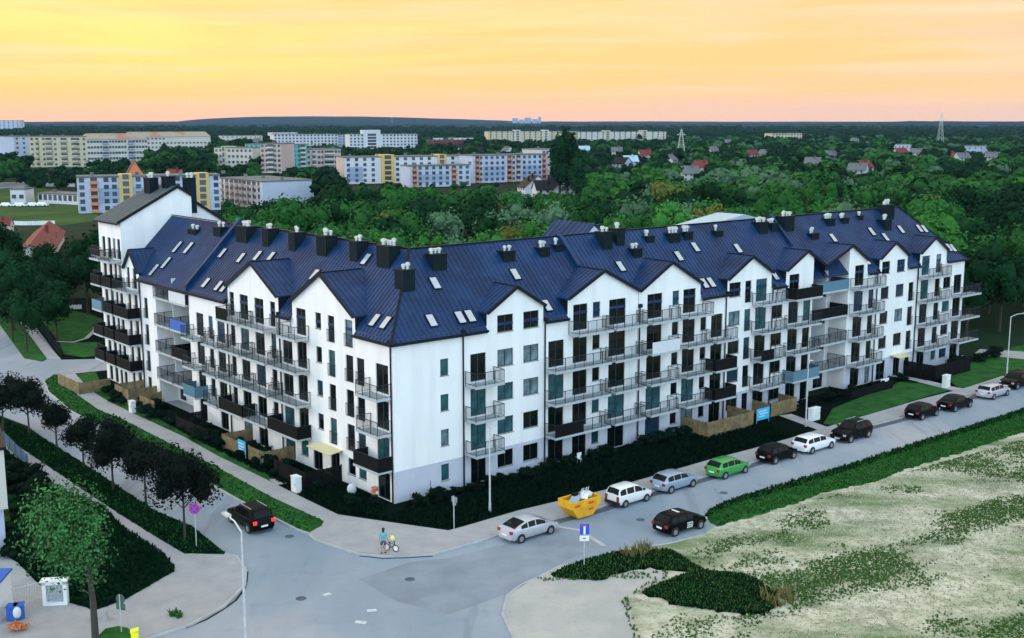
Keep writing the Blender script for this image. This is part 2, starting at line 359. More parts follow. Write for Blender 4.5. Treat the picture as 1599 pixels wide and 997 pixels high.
# lawns round the building
Lb = [uv(0, v) for v in (-0.2, 20, 35, 48, 62)]
lawnL = left_path_r[1:] 
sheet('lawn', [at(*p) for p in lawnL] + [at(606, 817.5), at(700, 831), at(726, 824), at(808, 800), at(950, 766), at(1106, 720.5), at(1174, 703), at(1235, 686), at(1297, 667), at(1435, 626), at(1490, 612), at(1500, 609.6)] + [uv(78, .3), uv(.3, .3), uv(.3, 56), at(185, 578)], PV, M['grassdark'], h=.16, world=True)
sheet('lawn', [(1286, 664), (1299, 666), (1434, 625), (1484, 611), (1438, 601), (1405, 598), (1345, 622), (1300, 640)], PV + .008, M['grass'])
sheet('lawn', [at(1506, 607), at(1569, 586.5), at(1780, 530), at(1700, 520), at(1500, 560)] + [uv(86, .2), uv(74, .3), at(1452, 597)], PV, M['grass'], h=.16, world=True)
sheet('path', [(1520, 555), (1599, 563), (1700, 572), (1700, 563), (1599, 551), (1530, 547)], PV + .016, M['pave'])
# strip of bright lawn beside the left pavement
sheet('lawn', [(118, 586), (141, 611), (168, 628), (205, 646), (287, 684), (340, 714), (422, 754), (428, 748), (350, 708), (290, 676), (214, 636), (182, 618), (158, 600), (150, 583)], PV + .008, M['grass'])
# entrance paths
def epath(a, b, w, dz=.022):
    ribbon('path', [a, b], PV - .02, PV + dz, w, M['pave'], world=True)
epath(at(426, 756), uv(-.1, 10.4), 1.7)
epath(at(1286, 672), at(1226, 650), 1.5)
epath(at(1500, 612), at(1440, 597), 1.6)
epath(at(1440, 597), uv(70.4, -.1), 1.2)
# upper left: side road, second verge, path, playground lawn
sheet('verge', [(-60, 430), (-6, 470), (14, 480), (50, 530), (73, 561), (66, 565), (38, 560), (0, 508), (-60, 440)], PV, M['grass'], h=.2)
sheet('path', [(-60, 400), (0, 458), (30, 492), (95, 562), (73, 562), (45, 525), (14, 478), (-6, 470), (-60, 415)], PV, M['pave'], h=.2)
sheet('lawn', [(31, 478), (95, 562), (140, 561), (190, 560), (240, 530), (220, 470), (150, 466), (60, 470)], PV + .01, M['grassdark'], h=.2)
sheet('lawn', [(46, 484), (66, 505), (90, 533), (112, 534), (135, 528), (150, 515), (160, 500), (140, 492), (100, 484)], PV + .02, M['grass'])
sheet('lawn', [(93, 537), (100, 555), (130, 560), (168, 556), (172, 545), (150, 536)], PV + .02, M['grass'])
ribbon('path', [(90, 535), (115, 536), (135, 530), (148, 518), (150, 508)], PV, PV + .03, .6, M['pave'])
# left foreground: tree verge, path, dark bed, pavement island
sheet('pavement', [(0, 697), (0, 681), (22, 694.6), (110, 754), (190, 807.5), (250, 845), (288, 867.5), (350, 866), (370, 870), (383, 893), (381.5, 915), (350, 947.6), (300, 975), (237.6, 995), (150, 1015), (0, 1050), (-300, 1100), (-300, 560)], PV, M['pave'], h=.2)
ribbon('kerb', [(-60, 612), (0, 652), (42, 668), (75, 692), (132, 728), (207, 778), (240, 800), (300, 825), (352, 867), (370, 871), (384, 893), (382, 916), (350, 949), (300, 976.5), (237.6, 997), (150, 1017), (0, 1055)], -.05, PV + .006, .17, M['kerb'])
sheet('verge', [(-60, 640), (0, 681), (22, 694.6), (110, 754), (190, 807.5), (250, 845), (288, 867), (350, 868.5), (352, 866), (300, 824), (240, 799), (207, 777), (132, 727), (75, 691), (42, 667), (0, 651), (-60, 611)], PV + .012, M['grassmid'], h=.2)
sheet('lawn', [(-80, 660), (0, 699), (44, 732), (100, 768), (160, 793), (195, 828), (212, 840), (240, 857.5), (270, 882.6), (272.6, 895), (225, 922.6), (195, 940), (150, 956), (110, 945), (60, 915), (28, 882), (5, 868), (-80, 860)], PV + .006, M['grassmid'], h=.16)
sheet('lawn', [(8, 790), (60, 800), (62, 860), (20, 850), (6, 830)], PV + .014, M['grass'])
sheet('lawn', [(150, 1000), (165, 985), (185, 981), (200, 984), (212, 1000), (190, 1015)], PV + .014, M['grass'])
# right: wasteland, green strip, apron, dark weed beds
edge_r = [(841, 902), (872, 886.6), (913, 878), (958, 862.6), (1044, 850.5), (1096, 837), (1120, 821), (1100, 810), (1110, 797), (1149.5, 779), (1247, 750), (1320, 729), (1409, 700), (1599, 640), (1800, 572)]
sheet('wasteland', edge_r + [(2300, 700), (2300, 1500), (1000, 1500), (900, 1100), (803, 997), (786, 959), (793, 931)], .05, M['sand'], h=.12)
sheet('apron', [(838, 903), (870, 892), (950, 880), (1030, 890), (1045, 902), (978, 934), (990, 975), (1000, 1040), (900, 1100), (803, 997), (786, 959), (793, 931)], .06, M['apron'], h=.12)
ribbon('kerb', [(905, 1105), (803, 999), (785, 960), (792, 931), (815, 914), (841, 902.5)] + edge_r[1:6], -.05, .075, .16, M['kerb'])
strip = edge_r[7:] + [(1800, 606), (1599, 676), (1507, 706), (1418, 733), (1370, 753.6), (1300, 766), (1254, 783), (1200, 800), (1150, 815), (1118, 824)]
sheet('verge', strip, .07, M['grass'], h=.1, rough=.22)
bed1 = [(860, 899), (905, 880), (958, 865), (1010, 862), (1044, 860), (1078, 880), (1100, 893), (1060, 893), (1015, 888), (960, 897), (941, 909), (906, 907), (880, 905)]
bed2 = [(1003, 928), (1030, 915), (1061, 904), (1090, 893), (1123, 897), (1165, 900), (1205, 925), (1216, 945), (1195, 962), (1147, 959), (1096, 952), (1060, 948), (1030, 935)]
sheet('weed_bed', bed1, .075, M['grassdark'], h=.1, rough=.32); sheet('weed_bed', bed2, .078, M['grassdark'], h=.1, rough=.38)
# darker asphalt patch with its pale edge on the side street
sheet('road_patch', [(560, 905), (640, 878), (700, 872), (790, 850), (868, 824), (898, 822), (944, 853), (890, 873), (840, 899), (800, 925), (700, 960), (620, 940)], .004, M['asphalt'])
ribbon('road_seam', [(868, 822), (905, 828), (944, 853)], 0, .008, .35, M['kerb'])
for a, b in (((505, 930), (516, 927)), ((573, 954), (588, 953)), ((555, 971), (572, 973)), ((550, 823), (566, 824))):
    ribbon('road_marking', [a, b], 0, .010, .35, M['whitemark'])
# far left: street with parked cars, field
sheet('field', [(-40, 351), (-40, 296), (60, 294), (125, 300), (160, 320), (150, 345), (100, 352)], -.03, M['field'])
sheet('road', [(-40, 297), (60, 291), (126, 292), (126, 286), (50, 284), (-40, 286)], -.02, M['road'])

for i_, (px_, py_, lb_) in enumerate(((640, 905, 'round manhole cover in the junction'), (452, 838, 'small drain cover at the verge tip'), (470, 935, 'round manhole cover near the tall lamp post'), (1130, 770, 'round manhole cover in the right street'), (1000, 812, 'small drain cover near the yellow skip'))):
    q_ = MB(); q_.tube((0, 0, 0), (0, 0, .009), .34, n=16); tag(q_.obj('manhole_cover', M['gutter'], None, (*at(px_, py_), .004)), lb_, 'manhole cover')
# ---------------------------------------------------------------- distant land
def np_mesh(name, v, f, m):
    me = bpy.data.meshes.new(name); nv = len(v); nf = len(f); k = f.shape[1]
    me.vertices.add(nv); me.vertices.foreach_set('co', np.asarray(v, np.float32).ravel())
    me.loops.add(nf * k); me.loops.foreach_set('vertex_index', np.asarray(f, np.int32).ravel())
    me.polygons.add(nf); me.polygons.foreach_set('loop_start', np.arange(0, nf * k, k, dtype=np.int32)); me.polygons.foreach_set('loop_total', np.full(nf, k, np.int32))
    mm = m if isinstance(m, list) else [m]
    for q in mm: me.materials.append(q)
    me.update(calc_edges=True); me.validate()
    return me
def hills(name, dist, thick, x0, x1, n, hfun, m):
    b = MB(); rng = random.Random(int(dist))
    rows = 5
    g = []
    for r in range(rows + 1):
        t = r / rows
        g.append([((x0 + (x1 - x0) * i / n), dist + thick * t, hfun((x0 + (x1 - x0) * i / n)) * sin(pi * min(1, t * 1.0) / 1.0 * .5 if t < 1 else pi / 2) - .2) for i in range(n + 1)])
    for r in range(rows):
        for i in range(n): b.face(g[r][i], g[r][i + 1], g[r + 1][i + 1], g[r + 1][i])
    return tag(b.obj(name, m, smooth=True), kind='structure')
def jag(x, s, a):
    return a * (sin(x / s) + .6 * sin(x / (s * .37) + 1.3) + .4 * sin(x / (s * .13) + 2.1) + .3 * sin(x / (s * .05)))
# a long low ridge in the middle, and the wooded horizon line
def ridge_h(x):   # seen from picture column 300 to 790 at 7 km
    px = CX + F0 * x / 7600
    t = (px - 290) / 520
    e = 0
    if 0 < t < 1: e = (sin(pi * t ** .75)) ** .8 * 34
    return 29 + e + jag(x, 400, 1.0)
hills('distant_hills', 7000, 700, -5200, 5200, 260, ridge_h, M['hill'])
hills('distant_hills', 4200, 500, -3200, 3200, 300, lambda x: 21 + jag(x, 180, 1.4) + (9 if x > 1200 else 0) * min(1, (x - 1200) / 400), M['hill'])

# ================================================================ THE APARTMENT BLOCKS
EZ, RZ, RD = 13.0, 19.0, 5.9
SL = (RZ - EZ) / RD
def P(side, s, d, z): return (s, d, z) if side == 'R' else (d, s, z)
MC = {}
def wmesh(w, h, kind, g):
    k = ('f', round(w, 2), round(h, 2), kind)
    if k not in MC:
        b = MB(); t = .065; y0, y1 = .085, .15
        b.box(0, w, y0, y1, 0, t); b.box(0, w, y0, y1, h - t, h); b.box(0, t, y0 , y1, t, h - t); b.box(w - t, w, y0, y1, t, h - t)
        if w > 1.25: b.box(w / 2 - .045, w / 2 + .045, y0 + .004, y1 - .004, t, h - t)
        if kind == 'w': b.box(-.04, w + .04, -.045, .16, -.035, -.003)
        MC[k] = b.mesh('window_frame', M['frame'])
    k2 = ('p', round(w, 2), round(h, 2), g)
    if k2 not in MC:
        b = MB(); b.box(.03, w - .03, .11, .125, .03, h - .03); MC[k2] = b.mesh('pane', M[g])
    return MC[k], MC[k2]
def juliet(w):
    k = ('j', round(w, 2))
    if k not in MC:
        b = MB(); n = int(w / .11)
        b.box(-.05, w + .05, -.12, -.085, 1.02, 1.06); b.box(-.05, w + .05, -.12, -.085, .06, .09)
        for i in range(n + 1): b.box(-.04 + (w + .08) * i / n - .009, -.04 + (w + .08) * i / n + .009, -.11, -.092, .09, 1.02)
        for xx in (-.05, w + .03): b.box(xx, xx + .02, -.12, 0, 1.02, 1.05)
        MC[k] = b.mesh('railing', M['rail'])
    return MC[k]
GL = ['glass_dark'] * 14 + ['glass_teal', 'glass_blue', 'glass_blue', 'glass_pale', 'glass_teal']
grng = random.Random(11)
class Block:
    def __init__(s, name, label, ub, vb):
        s.ub, s.vb = ub, vb; x, y = uv(ub, vb)
        s.root = thing(name, label, 'apartment block', (x, y, 0), PH, 'white apartment blocks joined in one corner row')
        s.off = (-ub, -vb, 0)
        s.wall = MB(); s.plinth = MB(); s.base = MB(); s.roof = MB(); s.trim = MB(); s.holes = {}
    def opening(s, side, s0, s1, fl, kind, g=None, d=0.0, frame=True):
        head = 2.35 + 2.85 * fl; h = {'w': 1.42, 'd': 2.27, 'f': 2.2, 's': 1.35}[kind]
        if fl == 0 and kind in 'df': h = 2.2
        zb = head - h; s.holes.setdefault((side, d), []).append((s0, s1, zb, head))
        w = s1 - s0; g = g or grng.choice(GL)
        fm, pm = wmesh(w, h, 'w' if kind in 'ws' else 'd', g)
        nm = 'window' if kind in 'wsf' else 'balcony_door'
        if side == 'R': loc, rz = (s0, d, zb), 0
        else: loc, rz = (d, s1, zb), -pi / 2
        o = link(nm, fm, s.root, (loc[0] - s.ub, loc[1] - s.vb, loc[2]), rz)
        link('pane', pm, o)
        if kind == 'f' and fl > 0: link('railing', juliet(w), o)
        return o
    def col(s, side, s0, s1, floors, kind, gs=None, d=0.0):
        for i, f in enumerate(floors): s.opening(side, s0, s1, f, kind, (gs or {}).get(f), d)
    def facade(s, side, segs, mb=None, d=0.0):
        """segs: (s0, s1, zbottom, ztop_at_s0, ztop_at_s1)"""
        mb = mb or s.wall; H_ = s.holes.get((side, d), [])
        for (a0, a1, zb, za, zc_) in segs:
            br = {a0, a1}
            for h in H_:
                for q in (h[0], h[1]):
                    if a0 < q < a1: br.add(q)
            br = sorted(br); top = lambda q: za + (zc_ - za) * (q - a0) / (a1 - a0)
            for p, q in zip(br, br[1:]):
                mid = (p + q) / 2; iv = sorted((max(h[2], zb), h[3]) for h in H_ if h[0] <= mid <= h[1] and h[3] > zb and h[2] < top(mid))
                z = zb
                for (i0, i1) in iv:
                    i1c = min(i1, min(top(p), top(q)))
                    if i0 > z + 1e-4: mb.face(P(side, p, d, z), P(side, q, d, z), P(side, q, d, i0), P(side, p, d, i0))
                    z = i1c
                if top(mid) > z + 1e-4 or top(p) > z + 1e-4: mb.face(P(side, p, d, z), P(side, q, d, z), P(side, q, d, top(q)), P(side, p, d, top(p)))
    def reveals(s):
        for (side, d), H_ in s.holes.items():
            e = d + .17
            for (a, b_, z0, z1) in H_:
                for q in (((a, d, z0), (a, e, z0), (a, e, z1), (a, d, z1)), ((b_, d, z0), (b_, e, z0), (b_, e, z1), (b_, d, z1)), ((a, d, z1), (b_, d, z1), (b_, e, z1), (a, e, z1)), ((a, d, z0), (b_, d, z0), (b_, e, z0), (a, e, z0))):
                    s.wall.face(*[P(side, *w) for w in q])
    def balcony(s, side, s0, s1, fl, style='bar', d=0.0, dep=1.4, ends=True, only=None):
        z = 2.85 * fl; L = s1 - s0
        key = ('b', round(L, 2), dep)
        if key not in MC:
            b = MB(); b.box(0, L, -dep, -.004, -.20, -.04); b.box(-.02, L + .02, -dep - .02, -dep + .05, -.22, -.02); MC[key] = b.mesh('balcony_slab', M['slab'])
        loc, rz = ((s0, d, z), 0) if side == 'R' else ((d, s1, z), -pi / 2)
        o = link('balcony', MC[key], s.root, (loc[0] - s.ub, loc[1] - s.vb, loc[2]), rz)
        kr = ('r', round(L, 2), dep, style in ('glass',))
        if kr not in MC:
            b = MB(); f = -dep + .03
            for (p, q) in (((0.02, -.05), (0.02, f)), ((0.02, f), (L - .02, f)), ((L - .02, f), (L - .02, -.05))):
                for zz, t in ((1.05, .045), (.08, .03)): b.bar((*p, zz), (*q, zz), t)
                ln = math.hypot(q[0] - p[0], q[1] - p[1]); n = max(1, int(ln / .125))
                for i in range(n + 1):
                    x = p[0] + (q[0] - p[0]) * i / n; y = p[1] + (q[1] - p[1]) * i / n; b.bar((x, y, .08), (x, y, 1.05), .017)
                m = max(1, round(ln / 1.1))
                for i in range(m + 1):
                    x = p[0] + (q[0] - p[0]) * i / m; y = p[1] + (q[1] - p[1]) * i / m; b.bar((x, y, -.2), (x, y, 1.08), .042)
            MC[kr] = b.mesh('railing', M['rail'])
        link('railing', MC[kr], o)
        if style != 'bar':
            mt = {'dark': 'dark_mat', 'white': 'white_mat', 'blue': 'blue_mat', 'glass': 'rail_glass', 'front': 'dark_mat', 'cyan': 'rail_glass'}[style]
            ks = ('s', round(L, 2), dep, style)
            if ks not in MC:
                b = MB(); f = -dep - .005
                x1 = L if style != 'front' else L * .5
                b.box(0.0, x1, f, f + .02, -.04, 1.04)
                if style in ('dark', 'glass'): b.box(-.01, .012, f + .03, -.03, -.04, 1.04); b.box(L - .012, L + .01, f + .03, -.03, -.04, 1.04)
                MC[ks] = b.mesh('screen', M[mt])
            link('screen', MC[ks], o)
        return o
    # ---- roofs
    def slope(s, pts, ribs=.48, mb=None, thick=.16, along=None, hh=.038):
        mb = mb or s.roof; V_ = [Vector(p) for p in pts]
        n = (V_[1] - V_[0]).cross(V_[2] - V_[0]).normalized()
        if n.z < 0: n = -n
        mb.face(*V_)
        lo = [v - Vector((0, 0, thick)) for v in V_]; mb.face(*lo[::-1])
        for i in range(len(V_)): j = (i + 1) % len(V_); mb.face(V_[i], V_[j], lo[j], lo[i])
        a = Vector((n.y, -n.x, 0)).normalized(); b = n.cross(a).normalized()
        o = V_[0]; q = [((v - o).dot(a), (v - o).dot(b)) for v in V_]
        lo_, hi_ = min(p[0] for p in q), max(p[0] for p in q); t = lo_ + ribs * .5
        while t < hi_:
            xs = []
            for i in range(len(q)):
                (x0, y0), (x1, y1) = q[i], q[(i + 1) % len(q)]
                if (x0 - t) * (x1 - t) < 0: xs.append(y0 + (y1 - y0) * (t - x0) / (x1 - x0))
            if len(xs) >= 2:
                y0, y1 = min(xs) + .03, max(xs) - .03
                if y1 - y0 > .3: mb.bar(o + a * t + b * y0 + n * (hh / 2), o + a * t + b * y1 + n * (hh / 2), .034, hh, up=n)
            t += ribs
    def gable(s, side, s0, s1, sp, zp, ze0, ze1, d0=0.0, ov=.25):
        """cross gable over the facade between s0 and s1 with its peak at sp"""
        mb = MB(); f = d0 - ov; T = .14
        for (se, ze, sg) in ((s0, ze0, -1), (s1, ze1, 1)):
            k = (zp - ze) / abs(sp - se); se2 = se + sg * .12; ze2 = ze - k * .12
            dp = (zp + T - EZ) / SL; de = (ze2 + T - EZ) / SL
            s.slope([P(side, se2, f, ze2 + T), P(side, sp, f, zp + T), P(side, sp, dp, zp + T), P(side, se2, max(de, f + .1), ze2 + T)], mb=mb, thick=.12)
            # verge board on the front edge and the dark cheek behind the eave
            s.trim.bar(P(side, se2, f - .03, ze2 + T - .05), P(side, sp, f - .03, zp + T - .05), .06, .26)
            dc = (ze - EZ) / SL
            s.trim.face(P(side, se, d0 + .01, EZ - .2), P(side, se, d0 + .01, ze), P(side, se, dc, ze), P(side, se, d0 + .01, EZ - .2))
            s.trim.face(P(side, se, d0 + .01, EZ - .2), P(side, se, dc, ze), P(side, se, dc + .1, ze - .3))
        s.trim.bar(P(side, sp, f, zp + T + .03), P(side, sp, (zp - EZ) / SL, zp + T + .03), .14, .06)
        o = mb.obj('dormer_roof', M['roof'], s.root, s.off)
    def skylight(s, side, sc, dc, w=.8, l=1.25, n=1):
        ang = math.atan(SL)
        k = ('sky', w, l)
        if k not in MC:
            b = MB(); t = .07
            b.box(-w / 2, w / 2, -l / 2, -l / 2 + t, 0, .12); b.box(-w / 2, w / 2, l / 2 - t, l / 2, 0, .12); b.box(-w / 2, -w / 2 + t, -l / 2 + t, l / 2 - t, 0, .12); b.box(w / 2 - t, w / 2, -l / 2 + t, l / 2 - t, 0, .12)
            p = MB(); p.box(-w / 2 + t * .5, w / 2 - t * .5, -l / 2 + t * .5, l / 2 - t * .5, .03, .10)
            MC[k] = (b.mesh('skylight_frame', M['trim']), p.mesh('pane', M['skyl']))
        z = EZ + SL * dc; u, v, _ = P(side, sc, dc, z)
        o = link('skylight', MC[k][0], s.root, (u - s.ub, v - s.vb, z + .01)); o.rotation_mode = 'XYZ'
        if side == 'R': o.rotation_euler = (ang, 0, 0)
        else: o.rotation_euler = (ang, 0, -pi / 2)
        link('pane', MC[k][1], o)
    def chimney(s, side, sc, dc, ws=1.5, wd=1.0, top=None, cowls=3, z0=None):
        zb = (EZ + SL * min(dc - wd / 2, 2 * RD - dc - wd / 2)) - .3 if z0 is None else z0
        top = (top or 20.4)
        if z0 is None: top -= 1.35 if side == 'L' else 1.1; ws *= .82; wd *= .9; sc -= .9 if side == 'L' else 0
        b = MB(); b.box(-ws / 2, ws / 2, -wd / 2, wd / 2, zb, top - .1)
        n = int(ws / .22)
        for i in range(n + 1):
            x = -ws / 2 + ws * i / n; b.box(x - .025, x + .025, -wd / 2 - .03, -wd / 2 - .001, zb, top - .1); b.box(x - .025, x + .025, wd / 2 + .001, wd / 2 + .03, zb, top - .1)
        m = max(2, int(wd / .22))
        for i in range(m + 1):
            y = -wd / 2 + wd * i / m; b.box(-ws / 2 - .03, -ws / 2 - .001, y - .025, y + .025, zb, top - .1); b.box(ws / 2 + .001, ws / 2 + .03, y - .025, y + .025, zb, top - .1)
        b.box(-ws / 2 - .09, ws / 2 + .09, -wd / 2 - .09, wd / 2 + .09, top - .098, top)
        u, v, _ = P(side, sc, dc, 0)
        o = b.obj('chimney', M['clad'], s.root, (u - s.ub, v - s.vb, 0), 0 if side == 'R' else -pi / 2)
        for i in range(cowls):
            x = (-.5 + (i + .5) / cowls) * (ws - .2) + grng.uniform(-.05, .05); y = grng.uniform(-.2, .2); r = grng.uniform(.15, .27); h = grng.uniform(.30, .55)
            c = MB(); c.tube((x, y, top), (x, y, top + h * .6), r * .7, n=10); c.tube((x, y, top + h * .6), (x, y, top + h), r, r * .95, n=10); c.tube((x, y, top + h), (x, y, top + h + .08), r * 1.15, r * .5, n=10)
            if i % 2: c.box(x - r * 1.5, x + r * 1.5, y - .05, y + .05, top + h * .7, top + h * .95)
            c.obj('cowl', M['steel'], o, (0, 0, 0), smooth=True)
        return o
    def parapet(s, side, sc, d0, d1, up=.45, w=.36):
        b = MB(); z = lambda d: EZ + SL * d if d <= RD else RZ - SL * (d - RD)
        ds = sorted({d0, d1} | ({RD} if d0 < RD < d1 else set()))
        for p, q in zip(ds, ds[1:]):
            for e in (-w / 2, w / 2): b.face(P(side, sc + e, p, z(p) - .3), P(side, sc + e, q, z(q) - .3), P(side, sc + e, q, z(q) + up), P(side, sc + e, p, z(p) + up))
            b.face(P(side, sc - w / 2, p, z(p) + up), P(side, sc - w / 2, q, z(q) + up), P(side, sc + w / 2, q, z(q) + up), P(side, sc + w / 2, p, z(p) + up))
        b.face(P(side, sc - w / 2, d0, z(d0) - .3), P(side, sc + w / 2, d0, z(d0) - .3), P(side, sc + w / 2, d0, z(d0) + up), P(side, sc - w / 2, d0, z(d0) + up))
        b.obj('fire_wall', M['roof'], s.root, s.off)
    def pipe(s, side, sc, z1=12.8, z0=.12):
        b = MB(); p = P(side, sc, -.1, 0); b.tube((p[0], p[1], z0), (p[0], p[1], z1), .065, n=6)
        q = P(side, sc, -.16, 0); b.box(q[0] - .16, q[0] + .16, q[1] - .12, q[1] + .12, z1 - .1, z1 + .22)
        b.obj('drainpipe', M['trim'], s.root, s.off)
    def gutter(s, side, s0, s1, d=-.33, z=None):  # eave gutter with its overhang and soffit
        z = EZ - .42 if z is None else z
        s.trim.bar(P(side, s0, d - .05, z + .1), P(side, s1, d - .05, z + .1), .14, .16)
        s.slope([P(side, s0, -.33, EZ - .336), P(side, s1, -.33, EZ - .336), P(side, s1, -.001, EZ - .002), P(side, s0, -.001, EZ - .002)])
        s.trim.face(P(side, s0, d, z + .02), P(side, s1, d, z + .02), P(side, s1, -.002, z + .02), P(side, s0, -.002, z + .02))
    def canopy(s, side, s0, s1, z=2.75, lit=True):
        b = MB(); p0 = P(side, s0, -1.3, z - .12); b2 = MB()
        b.face(P(side, s0, -1.3, z - .15), P(side, s1, -1.3, z - .15), P(side, s1, 0, z), P(side, s0, 0, z)); b.face(P(side, s0, -1.3, z - .21), P(side, s1, -1.3, z - .21), P(side, s1, 0, z - .06), P(side, s0, 0, z - .06))
        b.face(P(side, s0, -1.3, z - .21), P(side, s1, -1.3, z - .21), P(side, s1, -1.3, z - .15), P(side, s0, -1.3, z - .15))
        for q in (s0, s1): b.face(P(side, q, -1.3, z - .21), P(side, q, -1.3, z - .15), P(side, q, 0, z), P(side, q, 0, z - .06))
        o = b.obj('entrance_canopy', M['canopy'], s.root, s.off)
        c = P(side, (s0 + s1) / 2, -.5, z - .25); b2.box(c[0] - .14, c[0] + .14, c[1] - .14, c[1] + .14, c[2], c[2] + .09)
        if lit: b2.obj('lamp', M['lampglow'], o)
    def finish(s, shed=False):
        s.reveals()
        s.wall.obj('wall', M['wall'], s.root, s.off)
        if s.plinth.f: s.plinth.obj('plinth', M['plinth'], s.root, s.off)
        if s.roof.f: s.roof.obj('roof', M['roof'], s.root, s.off)
        if s.trim.f: s.trim.obj('roof_trim', M['trim'], s.root, s.off)
PZ = 2.62
def R4(b, side, s0, s1, outline, plinth=True, d=0.0):
    """outline: list of (s, z) along the top of the wall; a repeated s is a step"""
    segs = [(p[0], q[0], (PZ if plinth else 0), p[1], q[1]) for p, q in zip(outline, outline[1:]) if q[0] - p[0] > 1e-3]
    b.facade(side, segs, d=d)
    if plinth: b.facade(side, [(s0, s1, 0, PZ, PZ)], mb=b.plinth, d=d)

# ---- corner block
b = Block('apartment_block', 'white corner apartment block with blue hip roof, its sharp corner facing the road junction', 0, 0)
T, D_ = 'glass_teal', 'glass_dark'
b.col('R', 4.5, 5.3, (0, 1, 2, 3), 's')
b.col('R', 7.5, 9.1, (0, 1, 2, 3), 'd', {0: D_, 1: T, 2: T, 3: D_})
b.col('R', 10.3, 12.0, (0, 1, 2, 3, 4), 'w', {4: D_, 3: 'glass_pale', 2: T, 1: T, 0: D_})
b.col('R', 13.1, 14.8, (0, 1, 2, 3, 4), 'w', {4: D_, 3: 'glass_pale', 2: 'glass_pale', 1: D_, 0: D_})
b.col('R', 15.9, 17.7, (0, 1, 2, 3), 'd', {2: T, 3: D_, 0: D_, 1: D_})
b.col('R', 18.75, 20.45, (0, 1, 2, 3, 4), 'd', {k: D_ for k in range(5)})
b.col('R', 21.1, 22.0, (0, 1, 2, 3, 4), 's')
b.col('R', 23.1, 25.2, (0, 1, 2, 3, 4), 'd', {4: D_, 3: D_, 2: D_, 1: T, 0: D_})
for f in (1, 2, 3): b.balcony('R', 6.95, 9.9, f)
b.balcony('R', 18.2, 22.3, 4)
for f in (3, 2): b.balcony('R', 15.5, 22.1, f)
b.balcony('R', 15.5, 22.1, 1, 'front')
for f in (1, 2, 3, 4): b.balcony('R', 22.7, 26.6, f, 'blue' if f == 9 else 'bar')
R4(b, 'R', 0, 26.8, [(0, EZ), (9.2, EZ), (9.2, 14.05), (12.25, 15.85), (15.3, 14.05), (15.3, EZ), (18.1, EZ), (18.1, 14.3), (22.3, 16.35), (26.8, 14.15)])
b.gable('R', 9.2, 15.3, 12.25, 15.85, 14.05, 14.05)
b.gable('R', 18.1, 26.8, 22.3, 16.35, 14.3, 14.15)
b.gutter('R', -.3, 9.1); b.gutter('R', 15.4, 18.0)
# left facade
b.col('L', .6, 2.3, (0, 1, 2, 3), 'd', {3: D_, 2: D_, 1: T, 0: D_})
b.col('L', 3.9, 5.0, (1, 2, 3), 'f'); b.col('L', 3.9, 5.0, (0,), 's')
b.col('L', 5.5, 6.6, (1, 2, 3, 4), 'f'); b.col('L', 5.5, 6.6, (0,), 's')
b.col('L', 8.2, 9.2, (1, 2, 3, 4), 'f', {1: T}); b.col('L', 7.9, 9.3, (0,), 'd', {0: D_})
b.col('L', 10.25, 11.15, (1, 2, 3, 4), 's'); b.col('L', 10.6, 12.1, (0,), 'd', {0: D_})
b.col('L', 12.7, 14.3, (4, 3, 2, 1), 'd'); b.col('L', 12.9, 14.1, (0,), 'w')
b.col('L', 15.1, 16.8, (3, 2, 1, 0), 'd', {3: D_})
b.col('L', 17.9, 18.8, (4, 3, 2, 1), 'f')
b.col('L', 20.0, 21.7, (4, 3, 2, 1, 0), 'd', {k: D_ for k in (4, 3, 1)})
b.col('L', 22.9, 24.5, (4, 3, 2, 1, 0), 'd')
b.col('L', 25.6, 26.5, (4, 3, 2, 1), 'f')
b.col('L', 27.7, 29.3, (3, 2, 1, 0), 'd'); b.col('L', 30.2, 31.1, (3, 2, 1), 'f'); b.col('L', 32.2, 33.8, (3, 2, 1, 0), 'd')
b.balcony('L', .1, 3.1, 3); b.balcony('L', .1, 3.1, 2); b.balcony('L', .1, 3.6, 1, 'dark')
b.balcony('L', 12.2, 15.2, 4, 'bar')
b.balcony('L', 12.3, 17.0, 3, 'bar'); b.balcony('L', 12.3, 17.0, 2, 'bar'); b.balcony('L', 12.3, 17.4, 1, 'dark')
b.balcony('L', 17.6, 22.0, 4, 'bar'); b.balcony('L', 22.3, 26.6, 4, 'front')
for f in (3, 2): b.balcony('L', 17.6, 21.9, f); b.balcony('L', 22.3, 26.6, f)
b.balcony('L', 17.9, 21.9, 1); b.balcony('L', 22.2, 26.8, 1, 'dark')
for f in (3, 2): b.balcony('L', 27.3, 30.0, f); b.balcony('L', 31.8, 34.4, f)
b.balcony('L', 27.3, 30.0, 1); b.balcony('L', 31.8, 34.4, 1, 'glass')
R4(b, 'L', 0, 35.3, [(0, EZ), (5.1, EZ), (5.1, 14.1), (10.0, 17.0), (14.9, 14.2), (14.9, EZ), (17.3, EZ), (17.3, 14.3), (21.8, 16.8), (26.8, 14.2), (26.8, EZ), (35.3, EZ)], plinth=False)
b.gable('L', 5.1, 14.9, 10.0, 17.0, 14.1, 14.2); b.gable('L', 17.3, 26.8, 21.8, 16.8, 14.3, 14.2)
b.gutter('L', -.3, 5.0); b.gutter('L', 15.0, 17.2); b.gutter('L', 26.9, 35.3)
b.canopy('L', 7.4, 11.0)
b.slope([(.04, .04, EZ + .04), (26.8, .04, EZ + .04), (26.8, RD, RZ), (RD, RD, RZ)])
b.slope([(.04, .04, EZ + .04), (RD, RD, RZ), (RD, 35.3, RZ), (.04, 35.3, EZ + .04)])
b.slope([(RD, RD, RZ), (26.8, RD, RZ), (26.8, 12.1, EZ - .3), (12.1, 12.1, EZ - .3)], ribs=1.1)
